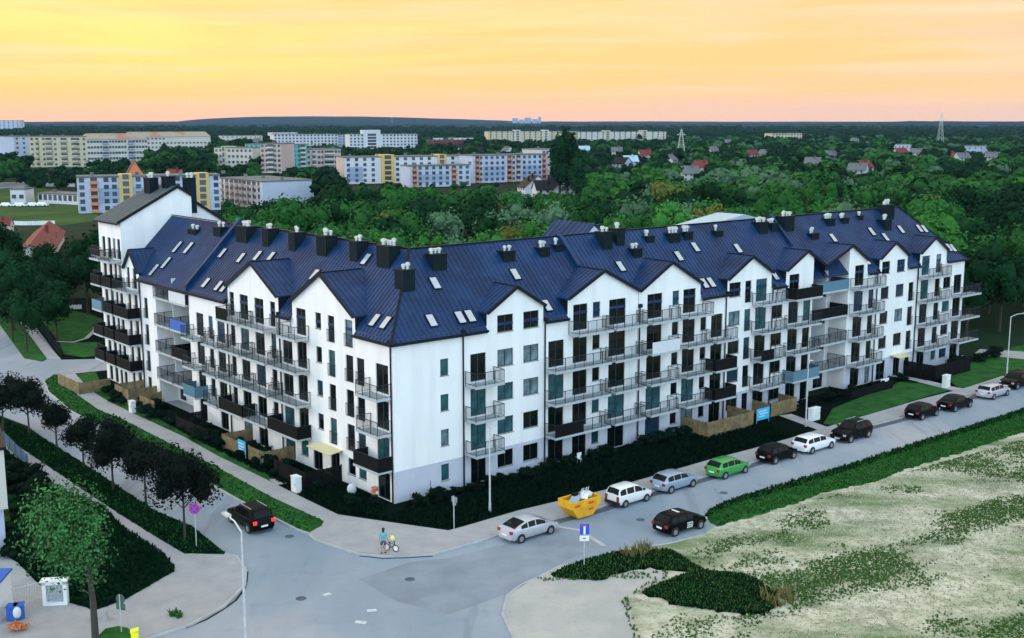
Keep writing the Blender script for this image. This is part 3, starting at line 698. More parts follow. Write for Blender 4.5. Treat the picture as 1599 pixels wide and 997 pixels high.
b.slope([(RD, RD, RZ), (12.1, 12.1, EZ - .3), (12.1, 35.3, EZ - .3), (RD, 35.3, RZ)], ribs=1.1)
b.trim.bar((-.35, -.35, EZ - .3), (RD, RD, RZ + .06), .2, .08); b.trim.bar((RD, RD, RZ + .05), (26.8, RD, RZ + .05), .22, .08); b.trim.bar((RD, RD, RZ + .05), (RD, 35.3, RZ + .05), .22, .08)
b.wall.face((12, 12, 0), (26.8, 12, 0), (26.8, 12, EZ), (12, 12, EZ)); b.wall.face((12, 12, 0), (12, 35.3, 0), (12, 35.3, EZ), (12, 12, EZ))
b.wall.face((0.01, 35.3, 0), (12, 35.3, 0), (12, 35.3, EZ), (RD, 35.3, RZ - .2), (.01, 35.3, EZ))
b.parapet('R', 22.3, 3.1, RD + 5, up=.55); b.parapet('L', 35.3, -.3, RD + 5, up=.7)
for s_ in (6.72, 15.45, 26.95): b.pipe('R', s_)
for s_ in (.12, 17.1, 26.95): b.pipe('L', s_, 12.8)
for s_, d_ in ((32.8, .75), (30.1, .75), (28.9, .75), (34.2, 3.3), (30.1, 3.2), (27.5, 3.6), (25.1, 3.7), (10.5, 4.7), (16.1, 3.0), (3.6, .9), (2.1, .9)): b.skylight('L', s_, d_)
for s_, d_ in ((6.5, 3.3), (4.3, .85), (7.1, .8), (8.1, .8), (15.0, 3.3), (16.4, .8)): b.skylight('R', s_, d_)
for s_, d_, w_, t_, c_ in ((33.3, 5.0, 2.6, 20.5, 4), (28.4, 5.0, 1.3, 20.6, 2), (23.4, 5.0, 1.3, 20.6, 2), (18.2, 5.0, 1.9, 20.7, 3), (13.0, 5.0, 1.3, 20.6, 2), (8.4, 4.9, 2.1, 20.6, 4), (4.4, 3.7, 1.3, 19.1, 2)): b.chimney('L', s_, d_, w_, 1.25, t_, c_)
for s_, d_, w_, t_, c_ in ((7.7, 4.7, 1.6, 19.7, 3), (15.2, 4.8, 1.5, 19.4, 2), (19.4, 4.9, 1.3, 19.4, 2), (21.4, 5.2, 1.1, 19.5, 2)): b.chimney('R', s_, d_, w_, 1.2, t_, c_)
b.finish()

# ---- middle block
b = Block('apartment_block', 'white middle apartment block with blue roof on the right street, between two sloping fire walls', 26.85, 0)
b.col('R', 28.0, 30.0, range(5), 'd', {1: T, 4: D_}); b.col('R', 31.4, 32.3, range(5), 's'); b.col('R', 32.9, 34.65, range(5), 'd', {1: T, 4: D_, 3: D_, 2: D_})
b.col('R', 35.45, 36.3, range(4), 's'); b.col('R', 37.0, 38.7, range(4), 'd', {3: D_, 2: D_, 1: D_})
b.col('R', 39.6, 41.35, range(5), 'w', {3: 'glass_pale'}); b.col('R', 42.05, 43.0, (1, 2, 3, 4), 'f'); b.col('R', 42.05, 43.0, (0,), 'd')
b.col('R', 43.75, 45.5, range(5), 'd', {3: T, 2: D_, 1: D_}); b.col('R', 46.5, 48.2, range(4), 'w', {2: D_})
b.col('R', 49.2, 50.9, range(5), 'd', {4: D_, 2: D_}); b.col('R', 51.75, 53.0, range(4), 'd')
for f, st in ((4, 'bar'), (3, 'white'), (2, 'bar'), (1, 'bar')): b.balcony('R', 27.3, 31.0, f, st)
for f in (4, 3, 2, 1): b.balcony('R', 32.2, 35.7, f)
for f, st in ((3, 'bar'), (2, 'dark'), (1, 'dark')): b.balcony('R', 36.3, 39.4, f, st)
for f, st in ((4, 'bar'), (3, 'bar'), (2, 'front'), (1, 'bar')): b.balcony('R', 43.2, 47.2, f, st)
for f, st in ((4, 'dark'), (3, 'bar'), (2, 'bar'), (1, 'glass')): b.balcony('R', 48.6, 53.1, f, st)
R4(b, 'R', 26.85, 53.3, [(26.85, 14.15), (31.1, 16.4), (35.3, 14.1), (35.3, EZ), (39.3, EZ), (39.3, 14.1), (42.9, 16.05), (46.2, 14.2), (46.2, EZ), (48.6, EZ), (48.6, 14.2), (52.0, 15.95), (53.3, 15.2)])
b.gable('R', 26.95, 35.3, 31.1, 16.4, 14.15, 14.1); b.gable('R', 39.3, 46.2, 42.9, 16.05, 14.1, 14.2); b.gable('R', 48.6, 55.3, 52.0, 15.95, 14.2, 14.1)
b.gutter('R', 35.4, 39.2); b.gutter('R', 46.3, 48.5)
b.slope([(26.85, .04, EZ + .04), (53.3, .04, EZ + .04), (53.3, RD, RZ), (26.85, RD, RZ)])
b.slope([(26.85, RD, RZ), (53.3, RD, RZ), (53.3, 12.1, EZ - .3), (26.85, 12.1, EZ - .3)], ribs=1.1)
b.trim.bar((26.9, RD, RZ + .05), (53.3, RD, RZ + .05), .22, .08)
# rear cross roof that rises behind the ridge beside the fire wall
b.slope([(25.9, 7.5, 17.6), (28.6, 7.5, 19.7), (28.6, 13, 19.7), (25.9, 13, 17.6)], mb=b.roof, ribs=.7)
b.slope([(28.6, 7.5, 19.7), (31.6, 7.5, 17.6), (31.6, 13, 17.6), (28.6, 13, 19.7)], mb=b.roof, ribs=.7)
for y_ in (7.7, 12.8): b.wall.face((26.2, y_, 12), (31.4, y_, 12), (31.4, y_, 17.6), (28.6, y_, 19.5), (26.2, y_, 17.6))
for x_ in (26.2, 31.4): b.wall.face((x_, 7.7, 12), (x_, 12.8, 12), (x_, 12.8, 17.6), (x_, 7.7, 17.6))
b.wall.face((26.85, 12, 0), (53.3, 12, 0), (53.3, 12, EZ), (26.85, 12, EZ))
b.parapet('R', 53.5, 3.0, RD + 5, up=.45)
for s_ in (39.1, 46.4): b.pipe('R', s_)
for s_, d_ in ((26.9 + .6, 3.0), (38.9, 3.9), (44.9, 3.4), (35.8, 3.3), (36.8, .85), (37.8, .85), (47.6, .7)): b.skylight('R', s_, d_)
for s_, d_, w_, t_, c_ in ((24.9 + 2.4, 5.0, 1.3, 20.3, 2), (29.2, 5.2, 1.2, 20.5, 2), (30.4, 4.1, 1.3, 18.6, 2), (33.3, 5.2, 1.2, 19.5, 1), (36.6, 5.0, 1.7, 19.6, 3), (38.8, 5.1, 1.2, 19.6, 2), (43.4, 5.1, 1.3, 19.4, 1), (50.5, 5.0, 1.6, 19.9, 3), (52.5, 5.1, 1.2, 19.7, 2)): b.chimney('R', s_, d_, w_, 1.2, t_, c_)
b.finish()

# ---- end block
b = Block('apartment_block', 'white far right end block with blue hip roof and a deep balcony recess', 53.35, 0)
RDp = 2.2
b.col('R', 60.95, 62.7, range(5), 'd'); b.col('R', 63.8, 64.8, (1, 2, 3), 'f'); b.col('R', 63.8, 64.8, (0,), 'd')
b.col('R', 66.25, 67.85, (1, 2, 3, 4), 'w'); b.col('R', 69.3, 70.95, (1, 2, 3, 4), 'w'); b.col('R', 72.0, 73.05, (1, 2, 3), 'f')
b.col('R', 66.1, 67.9, (0,), 'd', {0: D_}); b.col('R', 69.6, 71.0, (0,), 'd', {0: D_}); b.col('R', 72.0, 73.0, (0,), 's')
b.col('R', 74.6, 76.3, range(5), 'd'); b.col('R', 77.75, 78.85, (1, 2, 3, 4), 'f'); b.col('R', 77.75, 78.85, (0,), 's')
b.col('R', 79.65, 81.35, (0, 1, 2, 3), 'w'); b.col('R', 82.1, 83.9, (0, 1, 2, 3), 'd')
b.col('R', 54.0, 55.3, range(5), 'd', {k: D_ for k in range(5)}, d=RDp); b.col('R', 57.2, 59.0, range(5), 'd', {k: D_ for k in range(5)}, d=RDp)
R4(b, 'R', 59.8, 84.4, [(59.8, 15.85), (60.1, 15.95), (63.3, 14.1), (63.3, EZ), (65.7, EZ), (65.7, 14.1), (68.6, 15.75), (71.4, 14.1), (71.4, EZ), (74.1, EZ), (74.1, 14.1), (77.1, 15.75), (80.0, 14.1), (80.0, EZ), (84.4, EZ)])
R4(b, 'R', 53.35, 59.8, [(53.35, 15.1), (55.4, 14.2), (59.8, 15.7)], plinth=False, d=RDp)
b.wall.face((59.8, 0, 0), (59.8, RDp, 0), (59.8, RDp, 15.75), (59.8, 0, 15.75)); b.wall.face((53.35, 0.02, 0), (53.35, RDp, 0), (53.35, RDp, 14.9), (53.35, 0.02, 14.9))
b.gable('R', 55.3, 63.3, 60.1, 15.95, 14.1, 14.1); b.gable('R', 65.7, 71.4, 68.6, 15.75, 14.1, 14.1); b.gable('R', 74.1, 80.0, 77.1, 15.75, 14.1, 14.1)
for p_ in ((63.4, 65.6), (71.5, 74.0), (80.1, 84.7)): b.gutter('R', *p_)
for f, st in ((4, 'glass'), (3, 'dark'), (2, 'bar'), (1, 'bar'), ): b.balcony('R', 53.5, 59.7, f, st, d=RDp, dep=2.35)
for f in (1, 2, 3, 4):
    q = MB(); q.box(56.0, 56.08, .1, RDp - .02, 2.85 * f, 2.85 * f + 2.2); q.obj('partition', M['white_mat'], b.root, b.off)
for f in (1, 2, 3, 4): b.balcony('R', 60.1, 65.0, f, 'dark' if f == 9 else 'bar'); b.balcony('R', 73.9, 78.9, f)
for f in (1, 2, 3): b.balcony('R', 81.6, 86.3, f)
b.canopy('R', 68.9, 71.4)
E1 = 84.75
b.slope([(53.35, .04, EZ + .04), (84.4, .04, EZ + .04), (78.4, RD, RZ), (53.35, RD, RZ)]); b.slope([(E1, -.35, EZ - .36), (78.4, RD, RZ), (E1, 12.15, EZ - .36)], ribs=.55)
b.slope([(53.35, RD, RZ), (78.4, RD, RZ), (E1, 12.15, EZ - .36), (53.35, 12.15, EZ - .36)], ribs=1.1)
b.trim.bar((53.4, RD, RZ + .05), (78.4, RD, RZ + .05), .22, .08); b.trim.bar((78.4, RD, RZ + .06), (E1, -.35, EZ - .3), .2, .08)
b.wall.face((84.4, 0, 0), (84.4, 12, 0), (84.4, 12, EZ), (84.4, 0, EZ)); b.wall.face((53.35, 12, 0), (84.4, 12, 0), (84.4, 12, EZ), (53.35, 12, EZ))
for s_ in (65.3, 73.7): b.pipe('R', s_)
for s_, d_ in ((61.5, 3.4), (69.4, 3.6), (71.2, 2.9), (75.4, 3.5), (79.3, 3.4), (80.3, 3.3), (82.3, 1.1), (83.1, 1.0), (64.4, .9)): b.skylight('R', s_, d_)
for s_, d_, w_, t_, c_ in ((54.9, 5.0, 2.0, 20.3, 4), (58.3, 4.0, 1.6, 18.3, 2), (62.8, 5.1, 1.7, 19.6, 3), (65.8, 5.2, 1.3, 19.5, 2), (69.2, 5.4, .7, 19.6, 1), (74.8, 5.2, 2.2, 20.6, 4), (72.8, 4.1, 1.6, 19.0, 2)): b.chimney('R', s_, d_, w_, 1.2, t_, c_)
b.finish()

# ---- left step block
b = Block('apartment_block', 'white block with recessed balconies between corner block and tall tower', 0, 35.35)
b.col('L', 45.4, 46.3, (1, 2, 3), 'f'); b.col('L', 45.4, 46.3, (0,), 'f')
b.col('L', 48.0, 48.9, range(5), 'f', {k: D_ for k in (1, 3)}); b.col('L', 49.8, 50.5, range(5), 'f')
b.col('L', 36.0, 37.2, (0, 1, 2, 3, 4 - 1), 'd', {k: 'glass_pale' for k in (2, 3)}, d=2.0); b.col('L', 38.0, 39.2, range(4), 'd', {k: D_ for k in range(4)}, d=2.0); b.col('L', 41.4, 42.9, range(4), 'd', {k: D_ for k in range(4)}, d=2.0)
R4(b, 'L', 43.3, 51.55, [(43.3, EZ), (47.3, EZ), (47.3, 13.4), (49.15, 15.6), (51.0, 13.6), (51.55, 13.3)], plinth=False)
R4(b, 'L', 35.35, 43.3, [(35.35, 14.6), (43.3, 14.6)], plinth=False, d=2.0)
b.wall.face((0, 43.3, 0), (2, 43.3, 0), (2, 43.3, 14.6), (0, 43.3, EZ)); b.wall.face((0.02, 35.36, 0), (2, 35.36, 0), (2, 35.36, 14.8), (.02, 35.36, EZ))
for f, (st1, st2) in ((4, ('bar', 'white')), (3, ('bar', 'blue')), (2, ('bar', 'dark')), (1, ('white' if 0 else 'bar', 'bar'))):
    if f < 4: pass
    b.balcony('L', 35.5, 39.3, f, st2, d=2.0, dep=2.3); b.balcony('L', 39.5, 43.2, f, st1, d=2.0, dep=2.3)
for f in (1, 2, 3, 4):
    q = MB(); q.box(.1, 1.96, 39.36, 39.44, 2.85 * f, min(2.85 * f + 2.3, 13.6)); q.obj('partition', M['white_mat'], b.root, b.off)
for f, st in ((4, 'bar'), (3, 'dark'), (2, 'dark'), (1, 'dark')): b.balcony('L', 47.5, 51.3, f, st)
b.gable('L', 47.3, 51.0, 49.15, 15.6, 13.4, 13.6); b.gutter('L', 35.4, 47.2)
b.slope([(.04, 35.35, EZ + .04), (RD, 35.35, RZ - .1), (RD, 51.55, RZ - .1), (.04, 51.55, EZ + .04)]); b.slope([(RD, 35.35, RZ - .1), (12.1, 35.35, EZ - .36), (12.1, 51.55, EZ - .36), (RD, 51.55, RZ - .1)], ribs=1.1)
b.wall.face((12, 35.35, 0), (12, 51.55, 0), (12, 51.55, EZ), (12, 35.35, EZ))
b.trim.bar((RD, 35.4, RZ), (RD, 51.5, RZ), .22, .08)
for s_, d_ in ((43.8, 1.6), (45.1, .8), (41.7, 3.2), (44.2, 3.1)): b.skylight('L', s_, d_, .8, 1.6)
for s_, d_, w_, t_, c_ in ((39.0, 5.2, 1.8, 20.0, 2), (44.5, 5.0, 2.2, 19.4, 2)): b.chimney('L', s_, d_, w_, 1.2, t_, c_)
b.pipe('L', 47.1, 12.6)
b.finish()

# ---- tower block
b = Block('apartment_block', 'tall white apartment block with grey roof and large blank end wall', 0, 51.6)
for s0_, s1_, kd in ((52.0, 52.8, 'f'), (53.3, 54.0, 'f'), (54.6, 55.5, 'd'), (56.2, 57.1, 'd')): b.col('L', s0_, s1_, range(6), kd, {k: D_ for k in (0, 1, 2)})
b.facade('L', [(51.6, 58.0, 0, 18.5, 18.5)])
w = b.wall
w.face((0, 51.6, 0), (8.3, 51.6, 0), (8.3, 51.6, 21.1), (6.7, 51.6, 22.0), (0, 51.6, 18.5))
w.face((8.3, 51.6, 0), (8.3, 53.8, 0), (8.3, 53.8, 21.1), (8.3, 51.6, 21.1)); w.face((8.3, 53.8, 0), (13.4, 53.8, 0), (13.4, 53.8, 17.6), (8.3, 53.8, 20.9))
w.face((0, 58, 0), (13.4, 58, 0), (13.4, 58, 17.6), (6.7, 58, 22), (0, 58, 18.5)); w.face((13.4, 53.8, 0), (13.4, 58, 0), (13.4, 58, 17.6), (13.4, 53.8, 17.6))
rt = MB()
b.slope([(-.4, 51.45, 18.45), (6.7, 51.45, 22.15), (6.7, 58.2, 22.15), (-.4, 58.2, 18.45)], mb=rt, ribs=.9, thick=.2, hh=.03); b.slope([(6.7, 51.45, 22.15), (8.45, 51.45, 21.05), (8.45, 58.2, 21.05), (6.7, 58.2, 22.15)], mb=rt, ribs=.9, thick=.2, hh=.03)
b.slope([(8.45, 53.65, 21.05), (13.8, 53.65, 17.5), (13.8, 58.2, 17.5), (8.45, 58.2, 21.05)], mb=rt, ribs=.9, thick=.2, hh=.03)
rt.obj('roof', M['rooftower'], b.root, b.off)
for a_, c_ in (((-.4, 51.42, 18.42), (6.7, 51.42, 22.12)), ((6.7, 51.42, 22.12), (8.45, 51.42, 21.0)), ((8.45, 53.62, 21.0), (13.8, 53.62, 17.45))): b.trim.bar(a_, c_, .08, .3)
b.trim.bar((-.45, 51.45, 18.3), (-.45, 58.2, 18.3), .14, .18)
for f, st in ((5, 'bar'), (4, 'dark'), (3, 'dark'), (2, 'dark'), (1, 'dark')):
    b.balcony('L', 51.8, 54.4, f, st if f < 5 else 'bar'); b.balcony('L', 54.8, 57.6, f, 'glass' if f == 3 else st if f != 5 else 'bar')
for f in range(1, 6): b.balcony('L', 58.0, 60.6, f, 'dark' if f % 2 else 'bar', d=1.4, dep=1.4)
def tz(d_): return 18.5 + (22 - 18.5) / 6.7 * d_
b.chimney('L', 55.6, 5.4, 1.6, 1.0, 23.0, 3, z0=20.6); b.chimney('L', 53.6, 6.6, 1.3, 1.0, 23.2, 2, z0=21); b.chimney('L', 52.6, 8.3 + .3, 1.2, 1.0, 23.0, 2, z0=19.0)
for s_, d_ in ((53.3, 3.4), (54.2, 3.4), (55.4, 3.6), (56.6, 4.2)):
    sv = EZ, SL; EZ, SL = 18.5, (22 - 18.5) / 6.7; b.skylight('L', s_, d_, .75, 1.7); EZ, SL = sv
b.finish()

# ================================================================ BUILDINGS BEHIND
def gpt(px, dist):
    f = dist * cos(TH) + CAMH * sin(TH); return ((px - CX) / F0 * f, dist)
CLEAR = []      # (x0, x1, y_top, y_bottom, distance) picture windows through which a building is seen: no tree is planted in front
def bgblock(label, xl, dl, xr, dr, depth, h, floors, cols, wm, ybot, end_m=None, towers=(), balc=(), panels=(), roof_m='bgroof', pitched=False, group=None, winw=1.5, winh=1.4, endl=True, name='residential_block', cat='apartment block', strip=None):
    a = Vector(gpt(xl, dl)); c = Vector(gpt(xr, dr)); L = (c - a).length; ang = math.atan2(c.y - a.y, c.x - a.x)
    r = thing(name, label, cat, (a.x, a.y, 0), ang, group)
    w = MB(); w.box(0, L, 0, depth, 0, h); w.obj('wall', M[wm], r)
    if end_m:
        e = MB(); e.box(-.12, -.003, -.1, depth + .1, 0, h + .3) if endl else e.box(L + .003, L + .12, -.1, depth + .1, 0, h + .3); e.obj('end_wall', M[end_m], r)
    rf = MB()
    if pitched:
        k = depth * .2
        rf.face((-.4, -.5, h), (L + .4, -.5, h), (L - 2, depth / 2, h + k), (2, depth / 2, h + k)); rf.face((-.4, depth + .5, h), (L + .4, depth + .5, h), (L - 2, depth / 2, h + k), (2, depth / 2, h + k))
        rf.face((-.4, -.5, h), (-.4, depth + .5, h), (2, depth / 2, h + k)); rf.face((L + .4, -.5, h), (L + .4, depth + .5, h), (L - 2, depth / 2, h + k))
    else:
        rf.box(-.25, L + .25, -.25, depth + .25, h + .01, h + .45)
        for i in range(int(L / 14) + 1): x = 4 + 14 * i; rf.box(x, x + 1.2, depth * .4, depth * .4 + .9, h + .45, h + 1.5)
    rf.obj('roof', M[roof_m], r)
    for (t0, t1, m, dh, pr) in towers:
        q = MB(); q.box(L * t0, L * t1, -pr, depth * .7, 0, h + dh); o = q.obj('stair_tower', M[m], r)
        g = MB(); wq = L * (t1 - t0)
        for f in range(floors): z = 1.6 + f * (h / floors); g.box(L * t0 + wq * .25, L * t1 - wq * .25, -pr - .05, -pr + .05, z, z + h / floors * .72)
        g.obj('stair_window', M['bgwin'], o)
    for (t0, t1, z0, z1, m) in panels:
        q = MB(); q.box(L * t0, L * t1, -.08, -.003, h * z0, h * z1); q.obj('facade_panel', M[m], r)
    fh = h / floors
    wme = MB(); wme.box(-winw / 2, winw / 2, -.14, .02, 0, winh); wme = wme.mesh('window', M['bgwin'])
    blocked = [(t0, t1) for t0, t1, *_ in towers] + [(t - .5 * wd, t + .5 * wd) for t, wd, _ in balc]
    n = 0
    for f in range(floors):
        for i in range(cols):
            t = (i + .5) / cols
            if any(p - .004 < t < q + .004 for p, q in blocked) or n >= 98: continue
            link('window', wme, r, (L * t, 0, f * fh + fh * .36)); n += 1
    for (t, wd, m) in balc:
        q = MB(); q.box(-L * wd / 2, L * wd / 2, -1.3, -.01, 0, .95); me = q.mesh('balcony', M[m]); g = MB(); g.box(-L * wd / 2 * .9, L * wd / 2 * .9, -.10, -.005, .95, 2.3); gm = g.mesh('opening', M['bgwin'])
        for f in range(floors): o = link('balcony', me, r, (L * t, 0, f * fh + .25)); link('opening', gm, o)
    x0, x1 = min(xl, xr), max(xl, xr); ds = (dl + dr) / 2; yt = proj(*gpt((x0 + x1) / 2, ds), h)[1]
    CLEAR.append((x0 - 3, x1 + 3, yt, ybot, min(dl, dr)))
    return r
BLK = 'slab blocks of flats behind the wood'
bgblock('pale blue block of flats with two yellow stair towers beyond the green field', 124, 372, 345, 388, 12, 11.4, 5, 18, 'pblue', 332, 'cream2', towers=((.285, .375, 'yellow', .9, .5), (.83, .92, 'yellow', .9, .5)), balc=((.11, .05, 'orange'), (.50, .045, 'orange'), (.60, .05, 'orange')), panels=((.14, .28, .28, .72, 'pblue2'), (.38, .47, .28, .72, 'pblue2'), (.53, .57, .28, .72, 'pblue2'), (.65, .82, .28, .72, 'pblue2')), group=BLK)
bgblock('low white block of flats with a striped balcony front and flat grey roof', 344, 415, 411, 388, 19, 9.2, 4, 9, 'bgwhite', 306, end_m='pblue', endl=False, balc=tuple((.08 + .12 * i, .045, 'pink') for i in range(8)), group=BLK)
bgblock('long pale block of flats with two yellow stair towers and a peach end wall', 538, 548, 737, 575, 13, 12.4, 5, 16, 'bgwhite', 281, 'pink', towers=((.28, .38, 'yellow', 1.2, .6), (.72, .79, 'yellow', 1.0, .6)), panels=((.03, .14, .1, .65, 'pblue2'),), group=BLK)
bgblock('short pale blue block with dark roof standing before the long pale block', 640, 520, 735, 535, 10, 9.4, 4, 9, 'pblue', 282, balc=((.08, .07, 'orange'), (.72, .08, 'orange')), panels=((.14, .64, .2, .6, 'pblue2'),), group=BLK)
bgblock('pale blue block of flats with four stacks of orange balconies', 738, 556, 855, 582, 12, 13.0, 5, 14, 'pblue', 283, balc=((.06, .05, 'orange'), (.48, .06, 'orange'), (.60, .06, 'pink'), (.95, .05, 'orange')), panels=((.14, .42, .12, .62, 'pblue2'), (.66, .90, .12, .62, 'pblue2')), group=BLK)
bgblock('cream block of flats left of the turquoise one', 336, 700, 395, 690, 16, 13.6, 4, 9, 'cream2', 252, 'cream', group=BLK, towers=((.2, .3, 'cream', 1, .5),))
bgblock('green and cream flats with a turquoise gable between cream and pink blocks', 384, 712, 412, 708, 14, 15.4, 5, 4, 'turq', 240, group=BLK)
bgblock('pink block of flats with a tall tower-like front', 408, 668, 440, 664, 16, 16.6, 6, 5, 'pink', 266, group=BLK, balc=((.5, .3, 'cream2'),))
bgblock('turquoise block of flats in the middle distance', 440, 680, 480, 684, 14, 15.8, 6, 5, 'turq', 258, group=BLK, balc=((.85, .2, 'cream2'),))
bgblock('pinkish block of flats with arcades right of the turquoise block', 480, 690, 533, 700, 16, 12.8, 4, 10, 'pink', 257, group=BLK, balc=((.2, .12, 'cream2'), (.65, .3, 'cream2')))
bgblock('yellowish balcony block of flats with orange roofs at the far left', 48, 752, 138, 752, 22, 19.5, 6, 10, 'cream', 258, group=BLK, balc=((.14, .06, 'cream'), (.34, .12, 'cream'), (.6, .12, 'cream'), (.8, .08, 'cream')))
bgblock('cream block of flats with dark dormers and red tiled hips', 138, 748, 232, 770, 18, 18, 5, 20, 'cream2', 245, group=BLK, roof_m='roofbeige', pitched=True, balc=((.3, .1, 'pblue2'), (.72, .1, 'pblue2')))
bgblock('white windowless block at the left edge behind the cream flats', 24, 800, 55, 815, 16, 19, 6, 3, 'pblue', 240, group=BLK)
bgblock('far cream block with red roof behind the cream flats', 200, 930, 330, 960, 20, 17, 5, 22, 'cream2', 212, group=BLK, roof_m='roofbeige', pitched=True)
bgblock('white housing row in the far middle distance with many balconies', 428, 1240, 528, 1270, 16, 15.5, 5, 18, 'bgwhite', 224, group=BLK, winh=1.8, winw=2)
bgblock('blue and white far housing block beside the white row', 528, 1240, 546, 1240, 16, 15, 5, 3, 'pblue2', 228, group=BLK)
bgblock('bright white terraced flats with stepped roof far behind', 546, 1210, 652, 1240, 16, 16, 5, 19, 'bgwhite', 228, group=BLK, winh=1.8, winw=2, towers=((.2, .45, 'bgwhite', 4.5, .5),))
bgblock('long low cream estate on the horizon side, left section', 762, 1560, 900, 1600, 16, 16, 5, 16, 'cream', 217, group=BLK, winh=1.9, winw=2.2, towers=((.3, .36, 'cream2', 2, .5), (.62, .68, 'cream2', 2, .5)))
bgblock('long low cream estate on the horizon side, right section', 902, 1600, 1040, 1650, 16, 15, 5, 16, 'cream2', 216, group=BLK, winh=1.9, winw=2.2, towers=((.3, .36, 'cream', 2, .5), (.72, .78, 'cream', 2, .5)))
bgblock('long red-brick low row in front of the far woods', 665, 1330, 725, 1345, 14, 8, 2, 8, 'roofred', 222, group='far low rows', winw=2)
bgblock('yellowish office block far off on the right', 1205, 1500, 1252, 1520, 16, 14, 4, 10, 'cream', 208, group=BLK, winw=2.5, winh=1.5)
bgblock('small white flats half hidden behind the dark poplar', 846, 640, 868, 650, 14, 14, 4, 4, 'cream2', 262, group=BLK)
bgblock('white garage row with dark doors beside the green field', 60, 421, 122, 411, 8, 3.4, 1, 8, 'bgwhite', 287, name='garage_row', cat='garage', winw=1.6, winh=2)
bgblock('white shed left of the garage row', 17, 418, 40, 418, 8, 5, 1, 2, 'bgwhite', 288, name='shed', cat='shed')
bgblock('pale concrete block on the skyline at the far left', -10, 3200, 32, 3200, 30, 32, 8, 6, 'pblue', 200, group=BLK, winw=4, winh=2)
bgblock('pale office row on the far left horizon side', 345, 1500, 410, 1520, 16, 11, 3, 9, 'cream2', 214, group=BLK, winw=2.2)
bgblock('long grey shed row in front of the blue ridge', 425, 1620, 465, 1640, 16, 14, 3, 6, 'bgwhite', 206, group=BLK, winw=2.2)
bgblock('pale far housing block right of the white terraced flats', 668, 1500, 740, 1520, 14, 8, 2, 10, 'bgwhite', 214, group=BLK, winw=2.2)
bgblock('pale far block among trees left of the tall pylon', 1395, 1080, 1425, 1090, 12, 8, 2, 5, 'bgwhite', 232, group=BLK)
bgblock('grey low hall at the right skyline', 1500, 1050, 1545, 1060, 16, 7, 2, 5, 'pblue', 236, group=BLK)
# workshop with a pale metal roof just behind the long roof ridge
hall = thing('workshop_hall', 'low hall with pale blue metal roof behind the long blue ridge', 'workshop', (*uv(64.0, 24.5), 0), PH)
q = MB(); q.box(0, 14.6, 0, 4, 0, 15.6); q.obj('wall', M['pblue2'], hall)
q = MB(); q.face((-.3, -.3, 16.1), (8.2, -.3, 17.3), (8.2, 4.2, 17.3), (-.3, 4.2, 16.1)); q.face((8.2, -.3, 17.3), (14.9, -.3, 15.9), (14.9, 4.2, 15.9), (8.2, 4.2, 17.3)); q.face((-.3, -.3, 16.1), (8.2, -.3, 17.3), (14.9, -.3, 15.9), (14.9, -.3, 15.5), (-.3, -.3, 15.5)); q.face((-.3, -.3, 15.5), (-.3, 4.2, 15.5), (-.3, 4.2, 16.1), (-.3, -.3, 16.1)); q.obj('roof', M['palemetal'], hall)
q = MB()
for i in range(4): q.box(1 + 3.3 * i, 3 + 3.3 * i, -.08, -.01, 9, 11.4)
q.obj('window', M['bgwin'], hall)
# orange church-like gable
r = thing('brick_church', 'narrow orange brick gable building with a steep roof behind the yellow towers', 'church', (*gpt(200, 470), 0), rad(20))
q = MB(); q.box(0, 6.5, 0, 12, 0, 8); q.face((0, -.02, 8), (6.5, -.02, 8), (3.2, -.02, 13.5)); q.obj('wall', M['orange'], r)
q = MB(); q.face((-.3, -.3, 7.7), (3.2, -.3, 13.8), (3.2, 12.2, 13.8), (-.3, 12.2, 7.7)); q.face((6.8, -.3, 7.7), (3.2, -.3, 13.8), (3.2, 12.2, 13.8), (6.8, 12.2, 7.7)); q.obj('roof', M['roofred'], r)
q = MB(); q.box(2.6, 3.8, -.08, -.03, 3, 5.6); q.obj('window', M['bgwin'], r)
CLEAR.append((198, 228, 240, 262, 470))

# ---- small houses
def house_proto(wm, rm, w=10, d=9, h=5.2, rh=3.6):
    r = thing('house', 'x', 'house'); q = MB(); q.box(0, w, 0, d, 0, h)
    q.face((-.01, 0, h), (-.01, d, h), (-.01, d / 2, h + rh)); q.face((w + .01, 0, h), (w + .01, d, h), (w + .01, d / 2, h + rh)); q.obj('wall', M[wm], r)
    q = MB(); k = rh / (d / 2) * .5
    for sgn, y in ((0, -.5), (1, d + .5)):
        q.face((-.4, y, h - k), (w + .4, y, h - k), (w + .4, d / 2, h + rh + .05), (-.4, d / 2, h + rh + .05)); q.face((-.4, y, h - k - .2), (w + .4, y, h - k - .2), (w + .4, d / 2, h + rh - .15), (-.4, d / 2, h + rh - .15)); q.face((-.4, y, h - k - .2), (w + .4, y, h - k - .2), (w + .4, y, h - k), (-.4, y, h - k))
    q.box(w * .6, w * .6 + .7, d * .3, d * .3 + .7, h + rh * .4, h + rh + 1); rf = q.obj('roof', M[rm], r)
    wn = MB(); wn.box(-.6, .6, -.06, .02, 0, 1.3); wn = wn.mesh('window', M['bgwin'])
    for x in (w * .2, w * .5, w * .8): link('window', wn, r, (x, 0, 1.1)); link('window', wn, r, (x, 0, 3.5))
    dn = MB(); dn.box(-.06, .02, -.6, .6, 0, 1.3)
    for y in (d * .3, d * .7): link('window', dn.mesh('window', M['bgwin']) if 'dn' not in MC else MC['dn'], r, (0, y, 1.4))
    return r
protos = {}
HG = 'houses among the trees'
